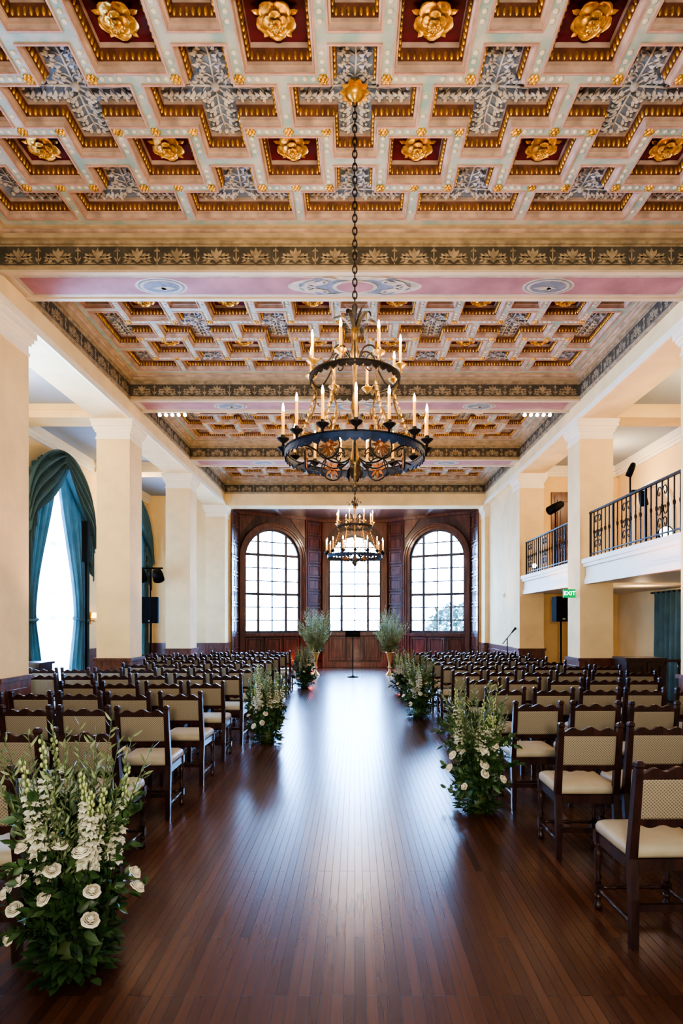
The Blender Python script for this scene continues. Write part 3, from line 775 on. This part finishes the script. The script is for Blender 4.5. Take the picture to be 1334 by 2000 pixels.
arrangement((1.07,5.15,0),8,'white and green floor arrangement right of the aisle, nearest viewer',1.06,8,.72,10,.36)
arrangement((1.10,10.2,0),9,'white and green floor arrangement right of the aisle, second from viewer',1.03,4,.76,11,.38)
arrangement((1.12,13.5,0),10,'white and green floor arrangement right of the aisle, farthest from viewer',1,4,.76,11,.38)
def urn(loc,seed,label,l2):
    t=empty('pedestal_vase',loc); tag(t,label,'vase','gold vases at the altar')
    mb=MB(); mb.lathe([(.13,0),(.13,.02),(.10,.05),(.045,.12),(.035,.2),(.05,.28),(.04,.33),(.06,.45),(.09,.6),(.135,.7),(.14,.72),(.12,.715),(.1,.66)],(0,0,0),24); mb.build('body',[M['vase']],t)
    mb=MB(); mb.lathe([(.035,.225),(.06,.235),(.06,.25),(.035,.26)],(0,0,0),16); mb.build('collar',[M['vase']],t)
    g=empty('tall_greenery',(loc[0],loc[1],.69)); tag(g,l2,'greenery','tall greenery in gold vases'); rg=random.Random(seed)
    mb=MB()
    for i in range(230):
        a=rg.uniform(0,2*PI); lean=rg.uniform(.02,.72)
        spray(mb,(.05*cos(a),.05*sin(a),0),(lean*cos(a),lean*sin(a),1),rg.uniform(.5,1.6)*(1.03-.45*lean),30,.07,.019,rg,.05,1,0)
    mb.build('olive_branches',[M['paleolive'],M['stem']],g,rc=False)
    mb=MB()
    for i in range(160):
        d=rvec(rg); d.z=abs(d.z)*.9-.1; p=Vc((d.x*.2,d.y*.2,.1+d.z*.4)); mb.leaf(p,d+rvec(rg)*.6,rvec(rg),.1,.045,.2,0)
    mb.build('foliage',[M['olive']],g,rc=False)
    for i in range(12):
        a=rg.uniform(0,2*PI); lean=rg.uniform(.05,.42)
        o=spike_mesh(rg.uniform(.7,1.2),seed*9+i).build('flower_spike',[M['spikepetal'],M['stem'],M['bud']],g,rc=False); o.rotation_euler=Vc((lean*cos(a),lean*sin(a),1)).to_track_quat('Z','Y').to_euler()
urn((-1.22,18.3,0),31,'gold pedestal vase left of the music stand','tall olive greenery bursting from the left gold vase')
urn((1.08,18.3,0),32,'gold pedestal vase right of the music stand','tall olive greenery bursting from the right gold vase')
# ------------------------------------------------------------------ chandeliers
def make_chandelier():
    H0=2.79; t=empty('chandelier',(0,BC[0],H0)); zl,zu=.28,.93; K=.9
    mb=MB(); top=6.12-H0; z=1.56; k=0
    while z<top:
        P=[]
        for i in range(12):
            a=2*PI*i/12; x=.018*cos(a); zz=.036*sin(a)
            P.append((x,0,z+zz) if k%2==0 else (0,x,z+zz))
        mb.tube(P,.006,5,0,True); z+=.055; k+=1
    mb.build('chain',[M['iron']],t)
    mb=MB(); c0=6.275-H0; mb.lathe([(.06,c0),(.075,c0-.03),(.06,c0-.06),(.085,c0-.09),(.05,c0-.12),(.03,c0-.135),(.012,c0-.17)],(0,0,0),16)
    for i in range(10):
        a=2*PI*i/10; mb.leaf((.04*cos(a),.04*sin(a),c0-.05),(cos(a),sin(a),-.15),(0,0,-1),.1,.07,-.1)
    mb.build('canopy',[M['gold']],t)
    mb=MB(); mb.lathe([(.004,0),(.02,.03),(.008,.06),(.03,.1),(.045,.14),(.03,.18),(.05,.22),(.05,.26),(.03,.31),(.02,.4),(.018,.6),(.03,.66),(.04,.7),(.025,.76),(.016,.85),(.018,1.05),(.035,1.12),(.04,1.18),(.022,1.25),(.03,1.32),(.04,1.36),(.016,1.42),(.01,1.5),(.018,1.53),(.004,1.56)],(0,0,0),14); mb.build('stem',[M['dbronze']],t)
    mb=MB()
    def bl(r0,z0,a,prof,w):
        rows=[]
        for i,(r,z) in enumerate(prof):
            q=i/(len(prof)-1); ww=w*math.sqrt(max(.02,sin(PI*min(.97,.12+.86*q)))); ca,sa=cos(a),sin(a)
            rows.append([((r0+r)*ca-o*sa,(r0+r)*sa+o*ca,z0+z-abs(o)*.25) for o in (-ww,0,ww)])
        mb.loft(rows,0,True,False,None,False)
    for i in range(6):
        a=2*PI*i/6+.2
        bl(.02,1.36,a,((0,0),(.05,.08),(.11,.12),(.165,.10),(.185,.05)),.020)
        bl(.015,1.40,a+.3,((0,0),(.02,.08),(.05,.14),(.09,.165)),.012)
        bl(.02,.22,a,((0,0),(.05,-.03),(.07,-.09),(.05,-.14)),.018)
    mb.build('iron_leaves',[M['iron']],t,rc=False)
    def ring(Rr,z0,z1,nsc,name,ms):
        mb=MB(); N=60
        def c(r,z): return [(r*cos(2*PI*i/N),r*sin(2*PI*i/N),z) for i in range(N)]
        mb.loft([c(Rr,z0),c(Rr,z1),c(Rr-.014,z1),c(Rr-.014,z0),c(Rr,z0)],0,False,False)
        mb.loft([c(Rr+.008,z1),c(Rr+.008,z1+.010),c(Rr-.02,z1+.010),c(Rr-.02,z1),c(Rr+.008,z1)],1,False,False)
        for i in range(nsc):
            a=2*PI*i/nsc; hw=PI*Rr/nsc*.92; T=lambda u,v,d,a=a:((Rr+d)*cos(a+u/Rr),(Rr+d)*sin(a+u/Rr),v)
            mb.prism([(-hw,z0),(-hw*.8,z0-hw*.4),(-hw*.35,z0-hw*.6),(0,z0-hw*.8),(hw*.35,z0-hw*.6),(hw*.8,z0-hw*.4),(hw,z0)],-.012,-.002,0,T)
        return mb.build(name,ms,t)
    ring(.60,zl-.015,zl+.03,48,'lower_ring',[M['blueiron'],M['iron']])
    ring(.385,zu-.008,zu+.016,34,'upper_ring',[M['iron'],M['iron']])
    def rot(P,a): return [(r*K*cos(a)-o*sin(a),r*K*sin(a)+o*cos(a),z) for r,o,z in P]
    def smooth(P,n=5):
        P=[Vc(p) for p in P]; out=[]
        for i in range(len(P)-1):
            p0=P[max(i-1,0)];p1=P[i];p2=P[i+1];p3=P[min(i+2,len(P)-1)]
            for j in range(n):
                s_=j/n; out.append(.5*((2*p1)+(p2-p0)*s_+(2*p0-5*p1+4*p2-p3)*s_*s_+(3*p1-p0-3*p2+p3)*s_**3))
        out.append(P[-1]); return out
    def scr(mb,a,cr,cz,r0,sg,rad=.006,m=0):
        mb.tube(rot([(cr+sg*(r0-r0*.066*q)*cos(q*.5),0,cz+(r0-r0*.066*q)*sin(q*.5)) for q in range(14)],a),rad,5,m)
    for i in range(6):
        a=2*PI*i/6+PI/6
        mb=MB(); mb.tube(rot(smooth([(.03,0,.28),(.12,0,.22),(.24,0,.21),(.36,0,.26),(.5,0,.31),(.655,0,.29)]),a),.0075,6)
        scr(mb,a,.48,.245,.055,1); scr(mb,a,.17,.29,.06,-1)
        mb.build('scroll_arm',[M['iron']],t)
        mb=MB(); mb.tube(rot(smooth([(.03,0,1.08),(.1,0,1.2),(.2,0,1.19),(.26,0,1.08),(.34,0,.98),(.43,0,.94)]),a),.0075,6)
        scr(mb,a,.17,1.08,.07,1)
        mb.build('scroll_arm',[M['iron']],t)
        mb=MB(); a2=a+PI/6
        mb.tube(rot(smooth([(.425,0,.92),(.37,0,.82),(.40,0,.66),(.50,0,.54),(.55,0,.46),(.655,0,.31)]),a2),.008,6)
        for q in range(8):
            p=rot([(.385+.018*q,0,.8-.052*q)],a2)[0]; mb.ell(p,(.013,.013,.024),6,5,1)
        scr(mb,a2,.34,.74,.06,1); scr(mb,a2,.47,.44,.06,-1)
        mb.build('gilt_hanger',[M['dbronze'],M['bronze']],t)
        T=lambda u,v,d,a=a2:((.42+d)*cos(a)-u*sin(a),(.42+d)*sin(a)+u*cos(a),.27+v); mb=MB()
        mb.tube([(.105*cos(q*PI/9),.105*sin(q*PI/9),0) for q in range(18)],.007,5,1,True,T)
        for q in range(8):
            b=q*PI/4
            mb.prism([(0,0),(.05*cos(b-.28),.05*sin(b-.28)),(.088*cos(b),.088*sin(b)),(.05*cos(b+.28),.05*sin(b+.28))],-.008,.008,0,T)
        mb.ell((0,0,0),(.026,.026,.022),8,6,0,T); mb.build('star_flower',[M['rust'],M['iron']],t)
    def cand(Rr,a,z,h,pm):
        mb=MB(); mb.lathe([(.012,.03),(.012,.03+h),(.004,.03+h+.004)],(0,0,0),8); c=mb.build('candle',[M['candle']],t,(Rr*cos(a),Rr*sin(a),z))
        mb=MB(); mb.lathe([(.008,-.05),(.012,-.02),(.026,-.01),(.05,.012),(.054,.018),(.045,.015),(.02,.01)],(0,0,0),12); mb.lathe([(.012,.01),(.019,.03),(.019,.045),(.013,.05)],(0,0,0),8); mb.build('drip_pan',[pm],c)
        mb=MB(); mb.lathe([(.006,0),(.0105,.012),(.011,.024),(.007,.048),(.002,.07)],(0,0,.032+h),8); mb.build('flame_bulb',[M['flame']],c)
        return c
    for i in range(15): cand(.625,2*PI*i/15+.12,zl+.075,.21,M['iron'])
    for i in range(8): cand(.40,2*PI*i/8+.5,zu+.075,.17,M['bronze'])
    return t
ch=make_chandelier(); tag(ch,'large two tier iron candle chandelier hanging nearest the viewer','chandelier','iron candle chandeliers')
c2=copy_tree(ch); c2.location=(0,BC[2],2.79); tag(c2,'iron candle chandelier hanging farther away before the alcove windows','chandelier','iron candle chandeliers')
# ------------------------------------------------------------------ curtains on the left
def curtain_left(yc,label):
    t=empty('curtain',(-WO,yc,0)); tag(t,label,'curtain','teal curtains at the left windows')
    a=1.38; sp=3.85
    arch=lambda y: sp+math.sqrt(max(0,a*a-y*y))
    for sg in (-1,1):
        rings=[]; NS=54; NT=26
        for i in range(NT+1):
            q=i/NT; row=[]
            for j in range(NS+1):
                s_=j/NS
                yt=sg*(-a+.02+s_*(a-.06)); zt=arch(yt)-.02
                zz=zt+(0.03-zt)*q
                e=min(1,max(0,(zt-zz)/(max(.5,zt-1.7)))) if zz>1.7 else 1
                e=e*e*(3-2*e); f=0 if zz>1.7 else (1.7-zz)/1.7
                wtie=.42 if sg>0 else .56; wbot=.70 if sg>0 else .80
                yy=sg*(-a+.02+s_*((a-.06)*(1-e)+(wtie+(wbot-wtie)*min(1,f*1.6))*e))
                dep=.12+.07*sin(s_*2*PI*8+.6*q)*(1-.3*e)+.02*sin(s_*31)
                row.append((dep,yy,zz))
            rings.append(row)
        mb=MB(); mb.loft(rings,0,True,False,None,False); mb.build('drape',[M['teal']],t,rc=False)
        ye=.92 if sg>0 else .80
        mb=MB(); mb.tube([(.03,sg*-1.4,1.75),(.17,sg*-1.36,1.69),(.22,sg*-1.15,1.67),(.18,sg*-(ye+.03),1.7),(.05,sg*-ye,1.74)],.035,6); mb.build('tieback',[M['teal']],t)
        rings=[]
        for i in range(29):
            q=i/28; row=[]
            for j in range(31):
                s_=j/30; y=sg*(-a-.06+s_*(a+.12)); zt=sp+math.sqrt(max(0,(a+.08)**2-y*y)) if abs(y)<a+.08 else sp
                sag=.3+.62*sin(PI*s_)+.5*(1-s_)**3
                row.append((.22+.075*sin(q*PI*8+s_*2)+.06*q,y,zt-sag*q))
            rings.append(row)
        mb=MB(); mb.loft(rings,0,True,False,None,False); mb.build('swag',[M['teal']],t,rc=False)
        rings=[]
        for i in range(9):
            q=i/8; row=[]
            for j in range(25):
                s_=j/24; row.append((.22+.05*sin(s_*2*PI*4),sg*(-a-.06+s_*.42),sp+.35*s_+.1-q*(1.35-.85*s_)))
            rings.append(row)
        mb=MB(); mb.loft(rings,0,True,False,None,False); mb.build('tail',[M['teal']],t,rc=False)
    rings=[]
    for i in range(13):
        q=i/12; row=[]
        for j in range(61):
            y=-1.14+2.28*j/60; zt=sp+math.sqrt(max(0,1.14**2-y*y)); row.append((.035+.015*sin(j*1.1),y,zt+(.04-zt)*q))
        rings.append(row)
    mb=MB(); mb.loft(rings,0,True,False,None,False); mb.build('sheer',[M['sheer']],t,rc=False)
curtain_left(YC1,'teal swagged curtains with white sheer at the nearer left window')
curtain_left(YC2,'teal swagged curtains at the far left window behind second column')
t=empty('curtain',(6.6,12.2,0)); tag(t,'plain teal curtain under the balcony at the right edge','curtain')
mb=MB(); mb.loft([[(-.03+.05*sin(j*.75+.3*q),-.75+1.5*j/60,.02+2.28*q/6) for j in range(61)] for q in range(7)],0,True,False,None,False); mb.build('drape',[M['teal']],t,rc=False)
mb=MB(); mb.tube([(-.03,-.85,2.29),(-.03,.85,2.29)],.02,8); mb.build('curtain_rod',[M['iron']],t)
# ------------------------------------------------------------------ stands, lamps, furniture
def tripod(mb,h,r=.3,hub=.5,pr=.018):
    mb.tube([(0,0,.05),(0,0,h)],pr,8)
    for k in range(3):
        a=2*PI*k/3+.4; mb.tube([(0,0,hub),(r*cos(a),r*sin(a),.012)],.01,6); mb.tube([(0,0,.2),(r*.6*cos(a),r*.6*sin(a),hub*.42)],.007,5)
def speaker(loc,rz,lab,labs,h=.6,base=0,hgt=1.62):
    s=empty('speaker_stand',(loc[0],loc[1],base)); tag(s,labs,'stand'); mb=MB(); mb.tube([(0,0,.05),(0,0,hgt)],.022,8); mb.build('pole',[M['black']],s)
    for k in range(3):
        mb=MB(); a=2*PI*k/3+.4; mb.tube([(0,0,.5),(.32*cos(a),.32*sin(a),.012)],.011,6); mb.build('leg',[M['black']],s)
    t=empty('loudspeaker',(loc[0],loc[1],base+hgt),rz); tag(t,lab,'speaker'); w=h*.6
    mb=MB(); mb.prism([(-w/2,-.14),(w/2,-.14),(w/2*.8,.16),(-w/2*.8,.16)],0,h); mb.build('cabinet',[M['blackgloss']],t)
    mb=MB(); mb.box(-w/2+.02,w/2-.02,-.15,-.139,.03,h-.03); mb.build('grille',[M['grille']],t)
    mb=MB(); mb.box(-.03,.03,-.156,-.149,.05,.07); mb.build('badge',[M['white']],t)
speaker((-5.14,14.85),.1,'black loudspeaker on stand between the left columns','black tripod stand under the left loudspeaker',.66)
speaker((4.55,13.0),.1,'black loudspeaker under the far right balcony','black tripod stand under the right loudspeaker',.55,0,1.66)
def par_head(t,loc,aim,r=.09,L=.2,lens_=True):
    q=Vc(aim).to_track_quat('Z','Y').to_matrix(); o=Vc(loc)
    T=lambda x,y,z:tuple(o+q@Vc((x,y,z)))
    mb=MB(); mb.lathe([(r*.5,-L*.5),(r*.8,-L*.4),(r,0),(r,L*.5),(r*.9,L*.5),(r*.88,L*.42)],(0,0,0),14,0,T); h=mb.build('lamp_head',[M['black']],t)
    mb=MB(); mb.lathe([(r*.86,L*.43),(r*.5,L*.45)],(0,0,0),14,0,T); mb.build('lens',[M['lampglow'] if lens_ else M['blackgloss']],h)
t=empty('light_stand',(-4.93,14.2,0)); tag(t,'tall black lighting stand with two lamps beside left loudspeaker','stand light')
mb=MB(); tripod(mb,2.95,.22); mb.build('pole',[M['black']],t)
mb=MB(); mb.tube([(-.30,0,2.95),(.30,0,2.95)],.02,6); mb.build('crossbar',[M['black']],t)
for x in (-.2,.2): par_head(t,(x,-.06,2.78),(.3,-.4,-.8),.13,.3,False)
t=empty('light_stand',(-5.62,12.30,0)); tag(t,'tall slim black stand in front of the nearer teal curtain','stand light')
mb=MB(); tripod(mb,3.7,.24,.7,.03); mb.build('pole',[M['black']],t); mb=MB(); mb.box(-.06,.06,-.05,.05,2.9,3.75); mb.build('lamp_head',[M['black']],t)
t=empty('music_stand',(-.06,17.6,0)); tag(t,'black music stand in the centre of the aisle end','stand')
mb=MB(); mb.tube([(0,0,.03),(0,0,1.25)],.014,8); mb.build('pole',[M['black']],t)
mb=MB(); mb.lathe([(.17,0),(.17,.015),(.05,.035),(.02,.06)],(0,0,0),20); mb.build('base',[M['black']],t)
T=lambda u,v,d:(u,.02+.5*v+d,1.22+.8*v); mb=MB(); mb.box(-.22,.22,0,.22,-.006,.006,0,T); mb.box(-.22,.22,-.012,.0,-.05,.006,0,T); mb.build('desk',[M['black']],t)
t=empty('microphone_stand',(3.82,14.75,0)); tag(t,'black microphone stand by the right wall wainscot','stand')
mb=MB(); mb.tube([(0,0,.02),(0,0,1.25)],.012,8); mb.tube([(-.12,0,1.1),(.14,0,1.42)],.01,6); mb.build('pole',[M['black']],t)
mb=MB(); mb.lathe([(.13,0),(.13,.02),(.03,.04)],(0,0,0),18); mb.build('base',[M['black']],t)
mb=MB(); mb.tube([(.11,0,1.385),(.19,0,1.48)],[.016,.026],8); mb.ell((.2,0,1.49),(.032,.032,.032),8,6); mb.build('microphone',[M['black']],t)
for sg,nm in ((-1,'left'),(1,'right')):
    t=empty('track_light',(sg*3.48,YB[2]+BT+.10,BB)); tag(t,'row of small bright spot lamps under the second beam, %s side'%nm,'spotlights','beam spot lamps')
    mb=MB(); mb.box(-.3,.3,-.02,.02,.02,.06); mb.box(-.28,.28,-.11,-.01,.02,.06); mb.box(-.28,.28,-.12,-.06,-.022,.05)
    for x in (-.2,.2): mb.tube([(x,0,.05),(x,0,.42)],.008,6)
    mb.build('track',[M['white']],t)
    for q in range(5): par_head(t,(-.24+.12*q,-.02,-.03),(-.1*sg,-.8,-.6),.04,.09)
t=empty('spotlight',(4.62,13.55,2.73)); tag(t,'black spotlight on pole above the farther balcony','spotlight')
mb=MB(); mb.tube([(0,0,0),(0,0,1.5)],.013,6); mb.lathe([(.14,0),(.14,.015),(.03,.03)],(0,0,0),12); mb.build('pole',[M['black']],t); par_head(t,(-.02,-.08,1.55),(-.8,-.25,-.45),.1,.42,False)
t=empty('spotlight',(4.42,9.45,2.73)); tag(t,'tall black pole lamp standing on the nearer balcony','spotlight')
mb=MB(); mb.tube([(0,0,0),(0,0,1.4)],.014,6); mb.lathe([(.14,0),(.14,.015),(.03,.03)],(0,0,0),12); mb.build('pole',[M['black']],t); par_head(t,(0,-.03,1.36),(-.3,.2,-.9),.05,.22,False)
t=empty('spotlight',(4.24,8.9,3.615)); tag(t,'small black lamp clamped to the nearer balcony rail','spotlight')
mb=MB(); mb.box(-.06,.06,-.03,.03,-.003,.03); mb.build('clamp',[M['black']],t); par_head(t,(.1,-.03,-.10),(.1,-.2,-1),.06,.22,False)
t=empty('floodlight',(4.5,8.55,2.73)); tag(t,'small lit floodlight on the nearer balcony floor behind railing','floodlight')
mb=MB(); mb.box(-.08,.08,-.06,.06,0,.05); mb.build('base',[M['black']],t); par_head(t,(0,0,.2),(-.3,-.9,.1),.1,.2)
t=empty('floodlight',(4.32,14.1,2.78)); tag(t,'small gilt lamp at the far corner of farther balcony','floodlight')
mb=MB(); mb.lathe([(.07,0),(.06,.03),(.02,.06),(.02,.12)],(0,0,0),12); mb.build('base',[M['bronze']],t); par_head(t,(0,0,.2),(-.5,-.8,.2),.07,.16)
t=empty('exit_sign',(3.95,10.85,2.10)); tag(t,'lit green exit sign fixed to the column between the balconies','exit sign')
mb=MB(); mb.box(-.11,.11,-.02,.02,0,.155); mb.build('sign_box',[M['exitgreen']],t)
cu=bpy.data.curves.new('exit_text','FONT'); cu.body='EXIT'; cu.size=.105; cu.align_x='CENTER'; cu.align_y='CENTER'; cu.extrude=.002
to=bpy.data.objects.new('exit_text',cu); col.objects.link(to); bpy.context.view_layer.update()
me=bpy.data.meshes.new_from_object(to.evaluated_get(bpy.context.evaluated_depsgraph_get())); bpy.data.objects.remove(to)
me.materials.clear(); me.materials.append(M['exitwhite']); lt=bpy.data.objects.new('lettering',me); col.objects.link(lt); reg(lt,t); lt.location=(0,-.023,.078); lt.rotation_euler=(PI/2,0,0)
t=empty('wall_sconce',(-6.47,14.45,1.75)); tag(t,'twin candle wall sconce glowing between the left windows','sconce')
mb=MB(); mb.box(0,.02,-.05,.05,-.15,.15); mb.tube([(.02,0,-.05),(.1,-.1,-.1),(.14,-.14,0)],.01,6); mb.tube([(.02,0,-.05),(.1,.1,-.1),(.14,.14,0)],.01,6); mb.build('bracket',[M['bronze']],t)
for e in (-1,1):
    mb=MB(); mb.lathe([(.07,0),(.05,.13),(.045,.13)],(.14,.14*e,.0),12); mb.build('lamp_shade',[M['shade']],t)
def cabinet(loc,w,d_,h,label,cat):
    t=empty('sideboard',loc); tag(t,label,cat); mb=MB(); mb.box(-w/2,w/2,-d_/2,d_/2,.08,h-.04); mb.box(-w/2+.02,w/2-.02,-d_/2+.02,d_/2-.02,0,.08); mb.build('body',[M['dwood']],t)
    mb=MB(); mb.box(-w/2-.03,w/2+.03,-d_/2-.03,d_/2+.03,h-.04,h); mb.build('top',[M['dwood']],t)
    for e in (-1,1):
        mb=MB(); a,b=sorted((e*.02,e*(w/2-.03))); wpanel(mb,lambda u,v,d:(u,-d_/2-d,v),a,b,.12,h-.08); o=mb.build('door',[M['dwood']],t)
        mb=MB(); mb.ell((e*.06,-d_/2-.045,h*.55),(.015,.015,.015),8,5); mb.build('knob',[M['bronze']],o)
cabinet((-5.75,9.9,0),1.1,.45,.98,'dark wooden sideboard behind the left chairs by the column','cabinet')
cabinet((4.78,9.9,0),.62,.45,1.06,'dark wooden cabinet in front of the right middle column','cabinet')
t=empty('wooden_rail',(5.55,10.3,0)); tag(t,'low dark wooden balustrade under the nearer balcony','railing')
mb=MB(); mb.box(-.4,.4,-.03,.03,.95,1.0); mb.build('top_rail',[M['dwood']],t)
for x in (-.36,-.12,.12,.36):
    mb=MB(); mb.lathe([(.03,0),(.03,.1),(.018,.15),(.03,.4),(.016,.6),(.028,.85),(.028,.95)],(x,0,0),10); mb.build('baluster',[M['dwood']],t)
t=empty('wall_box',(4.2,16.6,2.35)); tag(t,'small pale control box on the right wall','box')
mb=MB(); mb.box(-.04,0,-.12,.12,0,.12); mb.build('housing',[M['white']],t); mb=MB(); mb.box(-.05,-.04,-.08,.08,.02,.1); mb.build('cover',[M['cornice']],t)
def tree(loc,r,h,seed,label):
    rg=random.Random(seed); t=empty('tree',loc); tag(t,label,'tree'); mb=MB(); mb.tube([(0,0,0),(.1,0,h*.4),(0,.1,h*.75)],[.2,.15,.08],8); mb.build('trunk',[M['bark']],t); mb=MB()
    for i in range(1800):
        d=rvec(rg)*rg.uniform(.5,1)**.5; p=Vc((d.x*r,d.y*r,h*.68+d.z*h*.34)); mb.leaf(p,rvec(rg),rvec(rg),.35,.2,.1)
    mb.build('crown',[M['tree']],t,rc=False)
tree((6.1,34,-3),2.1,5.6,2,'hazy pale tree outside the right arched window')
# ------------------------------------------------------------------ lights and world
def aim(o,tg): o.rotation_euler=(Vc(tg)-o.location).to_track_quat('-Z','Y').to_euler()
def light(kind,name,loc,power,colr,size=.1,tg=None,**kw):
    l=bpy.data.lights.new(name,kind); l.energy=power; l.color=colr
    if kind in('POINT','SPOT'): l.shadow_soft_size=size
    for k,v in kw.items(): setattr(l,k,v)
    o=bpy.data.objects.new(name,l); col.objects.link(o); o.location=loc
    if tg: aim(o,tg)
    return o
def portal(name,loc,tg,w,h):
    o=light('AREA',name,loc,1,(1,1,1),tg=tg); o.data.shape='RECTANGLE'; o.data.size=w; o.data.size_y=h; o.data.cycles.is_portal=True
portal('window_portal_centre',(0,21.95,3.05),(0,0,3.05),2.1,3.8)
for sg in (-1,1): portal('window_portal_side',(sg*2.98,20.82,3.05),(sg*2.98-sg*4.84,20.82-8.75,3.05),2.2,3.9)
for y in (8.5,YC1,YC2): portal('window_portal_left',(-6.75,y,2.5),(0,y,2.5),2.4,5.0)
portal('rear_fill_portal',(0,-3.1,3.2),(0,5,3.2),13.4,6.3)  # rear left unbuilt so world fill enters here
warm=(1,.68,.36)
for yc in (BC[0],BC[2]):
    for k in range(4):
        a=PI/4+k*PI/2; light('POINT','candle_light',(.46*cos(a),yc+.46*sin(a),4.03),12,warm,.05)
    for k in range(4):
        a=k*PI/2; light('POINT','candle_light',(.68*cos(a),yc+.68*sin(a),3.45),9,warm,.04)
for x,y,c,p in ((-3.7,7.6,(1,.58,.40),110),(3.7,7.6,(1,.46,.33),125),(-3.7,11.6,(1,.68,.38),120),(3.7,11.6,(1,.66,.36),120),(-3.6,15.6,(1,.72,.42),100),(3.6,15.6,(1,.72,.42),100)):
    light('SPOT','column_uplight',(x,y,1.3),p,c,.08,(x*.55,y+.4,6.2),spot_size=math.radians(120),spot_blend=.9)
light('SPOT','ceiling_fill_spot',(0,-1.2,2.0),850,(1,.88,.72),.2,(0,6.2,6.0),spot_size=math.radians(130),spot_blend=1)  # unseen spot added behind the camera to brighten the front ceiling
for sg in (-1,1): light('POINT','aisle_fill',(sg*5.6,9,4.9),44,(1,.76,.44),.12)  # unseen warm fill added in the side aisles
light('POINT','aisle_fill',(-5.6,15,4.9),30,(1,.76,.44),.12); light('POINT','aisle_fill',(5.7,13,4.9),38,(1,.75,.44),.12); light('POINT','under_balcony_light',(5.6,11.5,2.1),10,(1,.70,.40),.08)  # more added aisle fill; the balcony point light has no fixture
light('POINT','alcove_fill',(0,19.5,4.8),60,(1,.76,.54),.15)  # warm light added to lift the alcove wood, no fixture
for sg in (-1,1): light('POINT','red_uplight',(sg*1.55,20.4,.25),12,(1,.12,.05),.05)
w=bpy.data.worlds.new('sky_with_rear_fill'); sc.world=w; w.use_nodes=True; nt=w.node_tree; bg=nt.nodes['Background']
tc=nt.nodes.new('ShaderNodeTexCoord'); sx=nt.nodes.new('ShaderNodeSeparateXYZ'); nt.links.new(tc.outputs['Generated'],sx.inputs[0])
mr=nt.nodes.new('ShaderNodeMapRange'); mr.inputs[1].default_value=-.5; mr.inputs[2].default_value=.3; nt.links.new(sx.outputs['Y'],mr.inputs[0])
mx=nt.nodes.new('ShaderNodeMix'); mx.data_type='RGBA'; nt.links.new(mr.outputs[0],mx.inputs[0])
mx.inputs[6].default_value=(.62,.54,.45,1); mx.inputs[7].default_value=(9,17.5,33,1)  # dim warm rear colour is added fill, bright blue front is sky
nt.links.new(mx.outputs[2],bg.inputs['Color']); bg.inputs['Strength'].default_value=1.0
# ------------------------------------------------------------------ camera
cam=bpy.data.cameras.new('camera'); co=bpy.data.objects.new('camera',cam); col.objects.link(co)
co.location=(0,0,EYE); co.rotation_euler=(PI/2,0,0); cam.sensor_fit='AUTO'; cam.sensor_width=36; cam.lens=36*FPX/2000
cam.shift_x=-26/2000; cam.shift_y=215/2000; cam.clip_start=.05; cam.clip_end=300
sc.camera=co
sc.view_settings.view_transform='AgX'; sc.view_settings.look='AgX - High Contrast'; sc.view_settings.exposure=0.78
